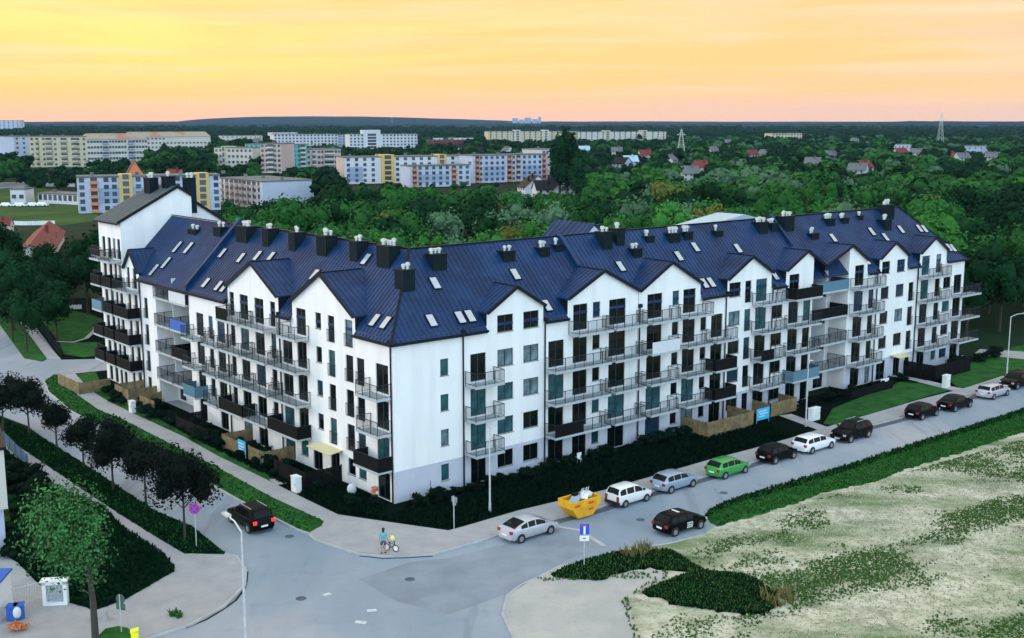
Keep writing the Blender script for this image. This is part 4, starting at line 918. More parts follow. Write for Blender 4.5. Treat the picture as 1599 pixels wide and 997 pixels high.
def house(px, dist, wm, rm, rotd, label, sc=1.0, group=HG, **k):
    key = (wm, rm, tuple(sorted(k.items())))
    loc = (*gpt(px, dist), 0)
    if key not in protos: r = protos[key] = house_proto(wm, rm, **k); r.location = loc; r.rotation_euler = (0, 0, rad(rotd)); r['label'] = label
    else: r = copy_tree(protos[key], loc=loc, rotz=rad(rotd), label=label)
    r.scale = (sc, sc, sc); r['group'] = group
    yb = proj(*gpt(px, dist), 2.5)[1]; wpx = 12 * sc * F0 / dist
    CLEAR.append((px - wpx * .4, px + wpx, yb - 8 * sc * F0 / dist, yb - 3.4 * sc * F0 / dist, dist))
    return r
house(76, 231, 'cream2', 'roofred', 108, 'house with a long red metal roof and skylights beside the green field', 1.0, w=58, d=6.5, h=2.6, rh=2.4)
house(-16, 300, 'cream2', 'roofred', 10, 'small red roofed house at the left edge beyond the wood', .5)
for i, (px, d_) in enumerate(((808, 455), (838, 432), (856, 440), (815, 480), (862, 470), (872, 436))): house(px, d_, 'bgwhite', 'trim', (-70, 12, -78)[i % 3], 'white gabled house with dark roof, %s of the cluster in front of the flats' % ('left front', 'middle front', 'right front', 'left rear', 'right rear', 'rightmost')[i], .85)
sm = [(1168, 880, 'cream2', 'roofred', 20, 'red roofed house with pale gable in the right wood'), (1182, 900, 'bgwhite', 'bgroof', -50, 'white gabled house right of the red roofed one'), (1290, 860, 'bgwhite', 'bgroof', 10, 'white house with flat grey roof in the wood'), (1345, 640, 'cream2', 'roofred', 30, 'bright red roof poking out of the right wood'), (1322, 600, 'bgwhite', 'bgroof', -30, 'pale small house below the bright red roof'),
      (1400, 940, 'bgwhite', 'roofred', 5, 'white villa with red brown roof near the pylon'), (1422, 930, 'bgwhite', 'bgroof', -20, 'white villa beside the pylon foot'), (1498, 800, 'bgwhite', 'bgroof', 15, 'grey roofed house at the right edge of the wood'), (1540, 820, 'cream2', 'bgroof', -12, 'pale long house at the far right in the wood'), (1485, 830, 'cream2', 'roofred', 40, 'dark red roofed house left of the grey roofed one'),
      (955, 700, 'pblue', 'trim', -40, 'blue grey house with steep dark roof in the middle wood'), (975, 730, 'pblue', 'palemetal', 10, 'pale blue roofed house right of the steep dark roof'), (1065, 560, 'cream2', 'bgroof', 10, 'cream house with low grey roof behind the ridge'), (1080, 640, 'cream2', 'roofred', -30, 'orange roofed house in the middle wood'), (1050, 760, 'bgwhite', 'bgroof', 60, 'white narrow house under the small pylon'),
      (905, 1020, 'bgwhite', 'palemetal', 5, 'pale round roofed hall among far trees'), (955, 980, 'bgwhite', 'bgroof', 0, 'white low hall among far trees'), (782, 1000, 'bgwhite', 'bgroof', -60, 'white gable left of the far estate'), (745, 980, 'cream2', 'trim', 20, 'dark roofed house below the far estate'), (715, 1120, 'cream2', 'trim', 0, 'dark roofed far house left of the estate'),
      (395, 1500, 'bgwhite', 'bgroof', 0, 'far white building under the ridge at left'), (1130, 1400, 'bgwhite', 'bgroof', 0, 'far white hall right of the cream estate'), (1330, 1500, 'bgwhite', 'bgroof', 0, 'far white strip of a building right of the office block'), (1255, 700, 'bgwhite', 'bgroof', -25, 'small pale house in the middle of the right wood'), (255, 520, 'cream2', 'roofred', -20, 'brown roofed house behind the pale blue flats'), (1000, 880, 'cream2', 'roofred', 10, 'red roofed house left of the small pylon'), (1110, 1000, 'cream2', 'bgroof', 30, 'pale house far behind the middle wood')]
for px, d_, wm, rm, ro, lb in sm: house(px, d_, wm, rm, ro, lb, .92)
CLEAR.append((-30, 122, 300, 346, 300)); CLEAR.append((408, 496, 268, 303, 385)); CLEAR.append((52, 116, 330, 384, 240))
# ---- masts, pylons, chimneys on the skyline
def lattice(px, d_, h, w, label, arms=()):
    q = MB(); r = thing('lattice_pylon', label, 'pylon', (*gpt(px, d_), 0))
    n = 9
    for i in range(n):
        z0, z1 = h * i / n, h * (i + 1) / n; w0 = w * (1 - i / n * .9); w1 = w * (1 - (i + 1) / n * .9)
        c0 = [(sx * w0 / 2, sy * w0 / 2, z0) for sx, sy in ((-1, -1), (1, -1), (1, 1), (-1, 1))]; c1 = [(sx * w1 / 2, sy * w1 / 2, z1) for sx, sy in ((-1, -1), (1, -1), (1, 1), (-1, 1))]
        for k in range(4): q.bar(c0[k], c1[k], .16); q.bar(c0[k], c1[(k + 1) % 4], .09); q.bar(c1[k], c1[(k + 1) % 4], .09)
    q.obj('tower', M['steel'], r)
    for z, l in arms: a = MB(); a.bar((-l, 0, z), (l, 0, z), .3); a.bar((-l, 0, z), (0, 0, z + 1.6), .18); a.bar((l, 0, z), (0, 0, z + 1.6), .18); a.obj('cross_arm', M['steel'], r)
lattice(1467, 1150, 38, 6.5, 'tall lattice power pylon on the right skyline', ((30, 5), (34, 3.5)))
lattice(1063, 820, 24, 7, 'small lattice pylon in the middle wood', ((20, 3),))
lattice(612, 6000, 110, 10, 'thin radio mast on the blue ridge')
lattice(796, 5200, 95, 14, 'tall mast beside the power plant towers on the horizon')
r = thing('power_plant', 'cluster of grey blue plant buildings on the horizon beside the tall mast', 'power plant', (*gpt(800, 5300), 0))
for i, (x, w_, h_) in enumerate(((0, 26, 44), (30, 22, 38), (55, 30, 46), (90, 24, 40), (118, 12, 50))): q = MB(); q.box(x, x + w_, 0, 30, 0, h_); q.obj('tower', M['pblue2'], r)

# ================================================================ TREES
def unit(rng):
    while True:
        x, y, z = rng.uniform(-1, 1), rng.uniform(-1, 1), rng.uniform(-1, 1); d = x * x + y * y + z * z
        if .05 < d < 1: d = math.sqrt(d); return x / d, y / d, z / d
def crown_np(seed, R, zc, RZ_, nl, ls, lobes=9, core=.62, loose=.25):
    """leaf cards spread through the volume of several overlapping clumps, plus an uneven inner mass"""
    rs = np.random.RandomState(seed)
    L = []
    for i in range(lobes):
        a = 2 * pi * (i / lobes) + rs.uniform(-.5, .5); e = rs.uniform(-.75, .95); rr = R * rs.uniform(.30, .62) * math.sqrt(max(.1, 1 - e * e * .6))
        L.append((rr * cos(a), rr * sin(a), zc + RZ_ * e * .62, R * rs.uniform(.36, .58)))
    L.append((0, 0, zc, R * .6))
    L = np.array(L); w = L[:, 3] ** 2; idx = rs.choice(len(L), nl, p=w / w.sum())
    d = rs.normal(size=(nl, 3)); d /= np.linalg.norm(d, axis=1)[:, None]
    rad_ = L[idx, 3] * (1 - rs.uniform(0, 1, nl) ** 1.6 * (.45 + loose)) * rs.uniform(.92, 1.14, nl)
    c = L[idx, :3] + d * rad_[:, None] * np.array([1, 1, RZ_ / R * .95])
    nrm = d + rs.normal(size=(nl, 3)) * .55 + np.array([0, 0, .25]); nrm /= np.linalg.norm(nrm, axis=1)[:, None]
    t = np.cross(nrm, rs.normal(size=(nl, 3))); t /= np.linalg.norm(t, axis=1)[:, None]; b_ = np.cross(nrm, t)
    s1 = (ls * rs.uniform(.5, 1.3, nl))[:, None]; s2 = (ls * rs.uniform(.35, .9, nl))[:, None]
    v = np.stack([c - t * s1, c - b_ * s2, c + t * s1 * .9, c + b_ * s2], 1).reshape(-1, 3)
    f = np.arange(nl * 4).reshape(-1, 4)
    if core:
        for (x, y, z, r_) in L:
            n, m = 8, 5; vs = []
            for a in range(m + 1):
                tt = pi * a / m
                for k in range(n):
                    q = r_ * core * rs.uniform(.75, 1.15); vs.append((x + q * sin(tt) * cos(2 * pi * k / n), y + q * sin(tt) * sin(2 * pi * k / n), z + q * cos(tt) * RZ_ / R))
            o = len(v); fs = [(o + a * n + k, o + a * n + (k + 1) % n, o + (a + 1) * n + (k + 1) % n, o + (a + 1) * n + k) for a in range(m) for k in range(n)]
            v = np.vstack([v, np.array(vs)]); f = np.vstack([f, np.array(fs)])
    return v, f
def trunk_mb(h, r, zc, spread, seed, n=6):
    rng = random.Random(seed); q = MB(); top = (rng.uniform(-.2, .2), rng.uniform(-.2, .2), zc)
    q.tube((0, 0, -.2), (0, 0, zc * .45), r, r * .78); q.tube((0, 0, zc * .45), top, r * .78, r * .4)
    for i in range(n):
        a = 2 * pi * i / n + rng.uniform(-.4, .4); z0 = zc * rng.uniform(.45, .85); q.tube((0, 0, z0), (spread * cos(a), spread * sin(a), z0 + spread * rng.uniform(.6, 1.1)), r * .38, r * .1, n=5)
    return q
WOOD = 'trees of the wood behind the apartment blocks'
kinds = {'dark': ('leaf_dark', 'dark green broadleaf tree'), 'mid': ('leaf_mid', 'mid green broadleaf tree'), 'lite': ('leaf_lite', 'bright green broadleaf tree'), 'silver': ('leaf_silver', 'silvery grey green willow'), 'yel': ('leaf_yel', 'yellowish green tree')}
CR = {}
for ki, (k, (m, lab)) in enumerate(kinds.items()):
    for s_ in range(3):
        R_ = 4.6; v, f = crown_np(100 + ki * 10 + s_, R_, 9.2, 5.6, 1500, .42, lobes=12, loose=.2)
        CR[k, s_] = np_mesh('crown', v, f, M[m])
v, f = crown_np(77, 2.6, 12, 10.5, 1500, .45, lobes=11); CR['pop', 0] = np_mesh('crown', v, f, M['leaf_dark'])
TR = [trunk_mb(14, .28, 8.5, 2.6, i).mesh('trunk', M['bark']) for i in range(3)]
TRUNK_POP = trunk_mb(18, .3, 12, .8, 5).mesh('trunk', M['bark'])
def inlocal(x, y):
    a, c = x - C0[0], y - C0[1]; return a * UU[0] + c * UU[1], a * VV[0] + c * VV[1]
def blocked(x, y, top, px=None, rpx=0):
    d_ = y; f = y * cos(TH) + CAMH * sin(TH); px = CX + F0 * x / f; yt = proj(x, y, top)[1]
    for (x0, x1, y0, y1, dd) in CLEAR:
        if x0 - rpx < px < x1 + rpx and d_ < dd + 25:
            if abs(d_ - dd) < 25 and x0 < px < x1: return True
            if d_ < dd and yt < y1 - 2: return True
    return False
def treelabel(k, px, d_, sc):
    marks = ((60, 'left of the red roofed house'), (340, 'left of the tall tower block'), (430, 'behind the striped flats wall'), (500, 'behind the left wing roof, left part'), (560, 'behind the left wing roof, middle part'), (640, 'behind the left wing roof, right part'), (720, 'right behind the corner hip'), (800, 'behind the first right gable'), (880, 'behind the first fire wall'), (960, 'behind the second right gable'), (1040, 'behind the third right gable'),
             (1120, 'behind the pale metal hall'), (1200, 'right of the pale metal hall'), (1270, 'behind the second fire wall'), (1340, 'behind the recessed balconies'), (1410, 'behind the big end chimney'), (1480, 'at the right roof hip'), (1540, 'just right of the end block'), (9999, 'at the right edge of the photo'))
    side = next(t for m_, t in marks if px < m_)
    row = 'frontmost' if d_ < 185 else 'near' if d_ < 230 else 'midway' if d_ < 285 else 'farther' if d_ < 350 else 'rearmost'
    size = 'small' if sc < .8 else 'medium' if sc < .93 else 'large'
    return '%s %s, %s row, %s' % (size, kinds[k][1].replace('green broadleaf tree', 'green tree'), row, side)
trng = random.Random(5); cand = []
def plant(x, y, px):
    u, v_ = inlocal(x, y)
    if v_ < 24 and not (u > 93 and v_ > 2): return False
    if u < 24 and v_ < 75: return False
    if 62 < u < 84 and 24 < v_ < 50: return False
    if px < 340 and (190 < y < 480): return False
    return True
y = 135.0
while y < 470:
    st = 8.0 + (y - 135) * .012; x = -.50 * y
    while x < .56 * y:
        xx, yy = x + trng.uniform(-2.6, 2.6), y + trng.uniform(-2.6, 2.6); f = yy * cos(TH) + CAMH * sin(TH); px = CX + F0 * xx / f
        if -60 < px < 1690 and plant(xx, yy, px): cand.append((yy, xx, px))
        x += st
    y += st
for i in range(34):   # dark wood at the left edge
    px = trng.uniform(-40, 118); yy = trng.uniform(172, 222); xx = gpt(px, yy)[0]; cand.append((yy, xx, px))
cand = [c for c in cand]
rest = []; ntree = 0
for (yy, xx, px) in sorted(cand):
    q_ = (sin(xx * .021 + 1.1) + sin(yy * .017 + xx * .009) + trng.uniform(-1.1, 1.1))
    if px > 1040: k = 'silver' if q_ > 1.15 else 'lite' if q_ > .55 else 'mid' if q_ > -.6 else 'dark'
    else: k = 'lite' if q_ > 1.3 else 'silver' if q_ > 1.0 else 'mid' if q_ > 0 else 'dark'
    if px < 200: k = 'dark'
    if trng.random() < .03: k = 'yel'
    sc = trng.uniform(.78, 1.12) * (1.0 if px > 1000 else .92) * (.8 if px < 200 else 1)
    u, v_ = inlocal(xx, yy)
    if u > 90 and yy < 175: sc *= .95; k = 'dark' if trng.random() < .6 else k
    if v_ < 40 and u < 90: k = 'dark' if trng.random() < .75 else k
    if blocked(xx, yy, 14.5 * sc): 
        sc *= .62
        if blocked(xx, yy, 14.5 * sc): continue
    # a tree whose top stays below the roofs in front of it is never seen
    ty = proj(xx, yy, 15 * sc)[1]
    if 340 < px < 1440 and ty > 372: continue
    if ntree >= 292: rest.append((xx, yy, sc, k)); continue
    ntree += 1; s_ = trng.randrange(3)
    r = thing('broadleaf_tree', treelabel(k, px, yy, sc), 'tree', (xx, yy, -.05), trng.uniform(0, 6.28), WOOD); r.scale = (sc * trng.uniform(.9, 1.1), sc * trng.uniform(.9, 1.1), sc * trng.uniform(.9, 1.12))
    link('crown', CR[k, s_], r); link('trunk', TR[s_], r)
for px, d_, sc, lb in ((874, 420, 1.35, 'tall dark poplar column in front of the far flats'), (886, 425, 1.25, 'tall dark poplar right of the tallest poplar'), (903, 380, 1.0, 'slender yellow green poplar beside the dark poplars')):
    r = thing('poplar', lb, 'tree', (*gpt(px, d_), 0), 1, 'poplars'); r.scale = (sc * 1.5, sc * 1.5, sc * .95); link('crown', CR['pop', 0], r); link('trunk', TRUNK_POP, r)
# far woods: one mass nobody could count
V_, F_, MI = [], [], []; base = 0; rs = np.random.RandomState(3)
TP = []
for s_ in range(4): TP.append(crown_np(300 + s_, 4.8, 6.2, 4.6, 120, 1.15, lobes=5, core=.8))
for s_ in range(3): TP.append(crown_np(320 + s_, 15, 5.0, 8.5, 110, 2.6, lobes=7, core=.85))
def addfar(x, y, sc, t, mi, sz=None):
    global base
    v, f = TP[t]; a = rs.uniform(0, 6.28); ca, sa = cos(a), sin(a); w = np.empty_like(v)
    w[:, 0] = (v[:, 0] * ca - v[:, 1] * sa) * sc + x; w[:, 1] = (v[:, 0] * sa + v[:, 1] * ca) * sc + y; w[:, 2] = v[:, 2] * (sz or sc)
    V_.append(w); F_.append(f + base); MI.append(np.full(len(f), mi)); base += len(v)
mi_of = {'dark': 0, 'mid': 1, 'lite': 2, 'silver': 3, 'yel': 1}
for (xx, yy, sc, k) in rest: addfar(xx, yy, sc * 1.15, rs.randint(4), mi_of[k])
n = 0
for i in range(15000):
    yy = 470 * (1650 / 470) ** rs.uniform(0, 1) ** .8; px = rs.uniform(-40, 1640); xx = gpt(px, yy)[0]
    dens = sin(xx * .006 + 2) + sin(yy * .009 + xx * .004)
    if px < 1040 and rs.uniform() > .62 + .2 * dens: continue
    if px < 330 and yy < 480: continue
    sc = rs.uniform(.7, 1.25)
    if blocked(xx, yy, 11.5 * sc):
        sc *= .5
        if blocked(xx, yy, 11 * sc): continue
    mi = 0 if rs.uniform() < .72 else 1
    if px > 1040 and rs.uniform() < .2: mi = 2 + rs.randint(2)
    addfar(xx, yy, sc, rs.randint(4), mi); n += 1
    if n > 5200: break
for i in range(2600):
    yy = 1650 * (4300 / 1650) ** rs.uniform(0, 1); px = rs.uniform(-40, 1640); xx = gpt(px, yy)[0]
    if blocked(xx, yy, 12): continue
    addfar(xx, yy, rs.uniform(.8, 1.5), 4 + rs.randint(3), 0, rs.uniform(.7, 1.15) * (1.25 if yy > 3200 else 1))
me = np_mesh('distant_woods', np.vstack(V_), np.vstack(F_), [M['leaf_dark'], M['leaf_mid'], M['leaf_lite'], M['leaf_silver']])
me.polygons.foreach_set('material_index', np.concatenate(MI).astype(np.int32)); me.update()
tag(link('distant_woods', me), kind='stuff')
print('TREES', ntree, 'far', len(V_))

# ================================================================ CARS
def lerp(a, b, t): return a + (b - a) * t
def prof(pts, t):
    for (a, b) in zip(pts, pts[1:]):
        if a[0] <= t <= b[0]: return [lerp(a[i], b[i], (t - a[0]) / (b[0] - a[0] + 1e-9)) for i in range(1, len(a))]
    return list(pts[-1][1:])
CARK = {   # t (0 rear .. 1 front), belt height, roof height, width factor
    'hatch': dict(L=4.15, W=1.74, H=[(0, .62, .62, .80), (.02, .92, .95, .90), (.06, .95, 1.16, .96), (.13, .96, 1.40, .98), (.22, .96, 1.47, 1), (.48, .95, 1.48, 1), (.60, .95, 1.40, 1), (.76, .95, 1.0, 1), (.90, .84, .86, .98), (.98, .72, .73, .88), (1, .55, .55, .80)], side=((.12, .27), (.29, .47), (.49, .66)), ws=(.59, .745), rs=(.035, .125)),
    'wagon': dict(L=4.6, W=1.80, H=[(0, .62, .62, .80), (.02, .95, .98, .90), (.05, .97, 1.15, .96), (.10, .97, 1.40, .98), (.18, .96, 1.46, 1), (.50, .95, 1.47, 1), (.60, .95, 1.40, 1), (.74, .95, .99, 1), (.90, .84, .86, .98), (.98, .70, .71, .88), (1, .55, .55, .80)], side=((.08, .23), (.25, .44), (.46, .64)), ws=(.59, .73), rs=(.03, .095)),
    'suv': dict(L=4.6, W=1.86, H=[(0, .7, .7, .82), (.02, 1.05, 1.08, .92), (.06, 1.07, 1.35, .97), (.11, 1.08, 1.60, .98), (.18, 1.08, 1.68, 1), (.50, 1.06, 1.70, 1), (.60, 1.06, 1.60, 1), (.73, 1.06, 1.11, 1), (.90, .98, 1.0, .98), (.98, .86, .87, .9), (1, .62, .62, .82)], side=((.09, .24), (.26, .44), (.46, .63)), ws=(.59, .715), rs=(.035, .105)),
    'sedan': dict(L=4.7, W=1.80, H=[(0, .62, .62, .80), (.02, .92, .94, .90), (.10, .96, 1.0, .97), (.17, .97, 1.06, 1), (.30, .96, 1.40, 1), (.40, .95, 1.44, 1), (.52, .95, 1.44, 1), (.61, .95, 1.36, 1), (.74, .94, .98, 1), (.90, .82, .84, .98), (.98, .70, .71, .88), (1, .55, .55, .80)], side=((.25, .32), (.33, .46), (.48, .65)), ws=(.60, .73), rs=(.18, .295)),
    'liftback': dict(L=4.45, W=1.75, H=[(0, .70, .70, .80), (.02, .98, 1.0, .90), (.06, 1.0, 1.06, .96), (.16, .99, 1.24, .98), (.34, .97, 1.46, 1), (.50, .95, 1.49, 1), (.60, .95, 1.42, 1), (.80, .93, .97, 1), (.92, .80, .82, .97), (.98, .68, .69, .88), (1, .52, .52, .80)], side=((.20, .33), (.35, .49), (.51, .70)), ws=(.60, .785), rs=(.075, .30)),
    'boxy': dict(L=3.75, W=1.62, H=[(0, .62, .62, .84), (.015, .95, 1.0, .94), (.035, .97, 1.25, .97), (.07, .98, 1.48, .99), (.16, .97, 1.55, 1), (.50, .96, 1.56, 1), (.60, .96, 1.48, 1), (.78, .95, 1.0, 1), (.92, .85, .87, .97), (.985, .74, .75, .90), (1, .55, .55, .84)], side=((.055, .22), (.25, .45), (.48, .68)), ws=(.59, .765), rs=(.018, .066)),
}
CARG = 'cars parked along the right street'
def car(kind, paint, label, px, py, head, near=1, group=CARG, lit=False, bumper=False, rails=False, letters=False):
    """px, py: picture point midway between the two near-side wheels where they touch the road; near=+1: near side is the car's right (-y)"""
    K = CARK[kind]; L, W_ = K['L'], K['W']; H = K['H']; gx, gy = at(px, py)
    nx, ny = -sin(head), cos(head)
    cx, cy = gx + nx * near * (W_ / 2 - .05), gy + ny * near * (W_ / 2 - .05)
    r = thing('car', label, 'car', (cx, cy, 0), head, group)
    body = MB(); ts = sorted({h[0] for h in H} | {.04, .3, .4, .55, .68, .82, .86, .94}); rings = []
    def ring(t, off=0.0):
        belt, roof, wf = prof(H, t); w = W_ / 2 * wf; x = (t - .5) * L; zb = .24 if .05 < t < .95 else .32; gh = max(0, roof - belt); wr = w * (.965 - .30 * min(1, gh / .55) * .62)
        return [(x, 0, zb), (x, w * .86, zb), (x, w * .97, zb + .13), (x, w, lerp(zb, belt, .55)), (x, w * .985, belt - .07), (x, w * .955, belt), (x, wr + off, roof - .05 if gh > .1 else roof - .015), (x, wr * .86, roof + .0), (x, 0, roof + .025)]
    for t in ts:
        h = ring(t); rings.append(h + [(p[0], -p[1], p[2]) for p in h[-2:0:-1]])
    n = len(rings[0])
    for rg in rings: body.v += rg
    for i in range(len(rings) - 1):
        for k in range(n): body.f.append((i * n + k, i * n + (k + 1) % n, (i + 1) * n + (k + 1) % n, (i + 1) * n + k))
    body.f.append(tuple(range(n))); body.f.append(tuple((len(rings) - 1) * n + k for k in range(n)))
    body.obj('body', M[paint], r, smooth=True)
    # side windows
    for sg in (1, -1):
        for (a, b_) in K['side']:
            g = MB(); q = []; m = 4
            for i in range(m + 1):
                t = lerp(a, b_, i / m); h = ring(t); lo, hi = Vector(h[5]), Vector(h[6]); o = .014
                p0 = lo.lerp(hi, .10); p1 = lo.lerp(hi, .90)
                q.append(((p0.x, sg * (p0.y + o), p0.z), (p1.x, sg * (p1.y + o), p1.z + .01)))
            for u_, v_ in zip(q, q[1:]): g.face(u_[0], v_[0], v_[1], u_[1])
            g.obj('side_window', M['carglass'], r)
    for nm, (a, b_) in (('windscreen', K['ws']), ('rear_window', K['rs'])):
        g = MB(); q = []; m = 4
        for i in range(m + 1):
            t = lerp(a, b_, i / m); h = ring(t); y_ = abs(h[7][1]) * 1.0; q.append(((h[7][0], -y_, h[7][2] + .018), (h[7][0], 0, h[8][2] + .018), (h[7][0], y_, h[7][2] + .018)))
        for u_, v_ in zip(q, q[1:]):
            g.face(u_[0], u_[1], v_[1], v_[0]); g.face(u_[1], u_[2], v_[2], v_[1])
        g.obj(nm, M['carglass'], r)
    R_ = .345 if kind == 'suv' else .315; R_ = .29 if kind == 'boxy' else R_
    key = ('wheel', R_)
    if key not in MC:
        w = MB(); w.tube((0, -.10, 0), (0, .10, 0), R_, n=18); rm = MB(); rm.tube((0, -.106, 0), (0, .106, 0), R_ * .62, n=12)
        for i in range(5): a = 2 * pi * i / 5; 
        ar = MB(); ar.tube((0, -.02, 0), (0, .02, 0), R_ * 1.17, n=18)
        MC[key] = (w.mesh('tyre', M['tyre'], True), rm.mesh('rim', M['rim'], True), ar.mesh('wheel_arch', M['black_plastic']))
    for t in (.185, .81):
        for sg in (1, -1):
            link('wheel_arch', MC[key][2], r, ((t - .5) * L, sg * (W_ / 2 - .012), R_ + .01))
            o = link('wheel', MC[key][0], r, ((t - .5) * L, sg * (W_ / 2 - .085), R_)); link('rim', MC[key][1], o)
    zt = prof(H, .03)[0]; zf = prof(H, .97)[0]
    for sg in (1, -1):
        g = MB(); y0 = sg * W_ / 2 * .62; y1 = sg * W_ / 2 * .90; h_ = .18 if kind not in ('boxy', 'suv') else (.40 if kind == 'boxy' else .22)
        g.box(-L / 2 - .02, -L / 2 + .16, min(y0, y1), max(y0, y1), zt - h_ - .04, zt - .02); g.obj('tail_light', M['redlit' if lit else 'redlamp'], r)
        g = MB(); g.box(L / 2 - .22, L / 2 - .035, min(y0, y1), max(y0, y1), zf - .16, zf - .005); g.obj('headlight', M['headlamp'], r)
        g = MB(); xm = (K['ws'][1] - .5) * L - .25; ym = sg * (W_ / 2 + .09); g.box(xm - .06, xm + .08, ym - .08, ym + .08, zf + .28, zf + .42); g.bar((xm, ym, zf + .3), (xm, sg * W_ / 2 * .93, zf + .25), .05); g.obj('mirror', M[paint if paint != 'paint_white' else 'black_plastic'], r)
    g = MB(); g.box(-L / 2 - .035, -L / 2 - .005, -.26, .26, .55, .67); g.obj('number_plate', M['plate'], r); g = MB(); g.box(L / 2 + .005, L / 2 + .03, -.26, .26, .40, .51); g.obj('number_plate', M['plate'], r)
    g = MB(); g.box(L / 2 - .05, L / 2 + .012, -.55, .55, .52, .64); g.obj('grille', M['black_plastic'], r)
    if bumper:
        g = MB(); g.box(-L / 2 - .05, -L / 2 + .12, -W_ * .47, W_ * .47, .26, .52); g.box(L / 2 - .12, L / 2 + .05, -W_ * .47, W_ * .47, .26, .5); g.obj('bumper', M['black_plastic'], r)
    if rails:
        for sg in (1, -1): g = MB(); zr = prof(H, .3)[1]; g.bar((-.32 * L, sg * W_ * .33, zr + .06), (.02 * L, sg * W_ * .33, zr + .06), .035); g.obj('roof_rail', M['steel'], r)
    if letters:
        for row, (x0, x1) in enumerate(((-.12, .42), (-.10, .36), (-.12, .40))):
            g = MB(); x = x0
            while x < x1: g.box(x, x + .10, -W_ / 2 - .012, -W_ / 2 + .02, .70 - row * .16, .79 - row * .16); x += .15
            g.obj('door_lettering', M['plate'], r)
        g = MB(); g.box(-.55, -.40, -.35, .35, 1.5, 1.53); g.obj('roof_marking', M['plate'], r)
    return r
HU, HV = PH, PH + pi / 2
car('liftback', 'paint_silver', 'silver liftback car parked nearest the street corner, left of the yellow skip', 837, 841.5, HU)
car('boxy', 'paint_white', 'small boxy white car with black bumpers just right of the yellow skip', 993, 788, HU, bumper=True)
car('hatch', 'paint_blue', 'pale blue hatchback between the boxy white car and the green car', 1065, 766, HU)
car('hatch', 'paint_green', 'bright green hatchback in the row of parked cars', 1148, 744, HU)
car('hatch', 'paint_black', 'black hatchback between the green car and the white estate car', 1225, 721, HU)
car('wagon', 'paint_purewhite', 'white estate car right of the black hatchback', 1283, 705, HU)
car('suv', 'paint_black', 'large black off-road car with roof rails, headlights towards the corner', 1342, 688, HU + pi, near=-1, rails=True)
car('hatch', 'paint_black', 'black hatchback close behind the black saloon near the long lawn', 1451, 653.5, HU)
car('sedan', 'paint_black', 'black saloon parked between a black hatchback and a silver estate', 1503, 640, HU)
car('wagon', 'paint_silver', 'silver estate car near the right edge of the photo', 1562, 621.5, HU)
car('suv', 'paint_black', 'black off-road car cut by the right edge of the photo', 1598, 606, HU + pi, near=-1)
car('hatch', 'paint_black', 'black hatchback with white lettering on its door beside the wasteland', 1074, 832, HU + rad(-3), letters=True)
car('suv', 'paint_black', 'black car with glowing red tail lights driving up the left street', 374, 824.5, HV - rad(2), near=-1, group=None, lit=True, rails=True)
far0 = None
for i, (px, d_) in enumerate(((12, 404), (24, 404), (36, 404), (50, 404), (62, 405), (300, 520), (320, 530))):
    pass
fc = thing('car', 'white car parked by the white shed, far left', 'car', (*gpt(10, 402), 0), 0, 'distant cars by the garage row')
q = MB(); q.box(-2.1, 2.1, -.85, .85, .3, .9); q.face((-1.7, -.8, .9), (1.2, -.8, .9), (.6, -.65, 1.45), (-1.3, -.65, 1.45)); q.face((-1.7, .8, .9), (1.2, .8, .9), (.6, .65, 1.45), (-1.3, .65, 1.45)); q.face((-1.3, -.65, 1.45), (.6, -.65, 1.45), (.6, .65, 1.45), (-1.3, .65, 1.45)); q.face((1.2, -.8, .9), (1.2, .8, .9), (.6, .65, 1.45), (.6, -.65, 1.45)); q.face((-1.7, -.8, .9), (-1.7, .8, .9), (-1.3, .65, 1.45), (-1.3, -.65, 1.45)); q.obj('body', M['paint_purewhite'], fc)
for x in (-1.3, 1.3):
    for y in (-.8, .8): q = MB(); q.tube((x, y - .1, .32), (x, y + .1, .32), .32, n=8); q.obj('wheel', M['tyre'], fc)
for i, (px, lb) in enumerate(((31, 'second white car from the left by the garage row'), (52, 'third white car from the left by the garage row'), (66, 'rightmost white car by the garage row'))):
    copy_tree(fc, loc=(*gpt(px, 402 + i), 0), label=lb)

# ================================================================ SKIP
sk = thing('skip_container', 'yellow rubbish skip heaped with junk between silver and white cars', 'skip', (*at(905, 806), 0), HU)
q = MB(); a0, a1, b0, b1 = .75, 1.45, .65, .8; z0, z1 = .12, 1.45
lo = [(-a0, -b0, z0), (a0, -b0, z0), (a0, b0, z0), (-a0, b0, z0)]; mid = [(-a1, -b1, .95), (a1, -b1, .95), (a1, b1, .95), (-a1, b1, .95)]; hi = [(-a1, -b1, z1), (a1, -b1, z1), (a1, b1, z1), (-a1, b1, z1)]
q.face(*lo)
for A_, B_ in ((lo, mid), (mid, hi)):
    for k in range(4): q.face(A_[k], A_[(k + 1) % 4], B_[(k + 1) % 4], B_[k])
for k in range(4): q.bar(hi[k], hi[(k + 1) % 4], .1)
for x in (-.6, 0.02, .85): q.bar((x, -b1 - .03, .9), (x, -b1 - .03, z1), .06)
q.face((-a1 + .1, -b1 + .1, 1.2), (a1 - .1, -b1 + .1, 1.2), (a1 - .1, b1 - .1, 1.2), (-a1 + .1, b1 - .1, 1.2))
q.obj('tub', M['skip'], sk)
for (x0, x1, z) in ((-1.25, -.75, 1.2), (.15, .65, 1.22), (.15, .6, .74)):
    q = MB(); x = x0
    while x < x1: q.box(x, x + .09, -b1 - .075 + (0 if z > .9 else .04), -b1 - .045, z - .09, z + .07); x += .13
    q.obj('red_lettering', M['red'], sk)
jr = random.Random(4)
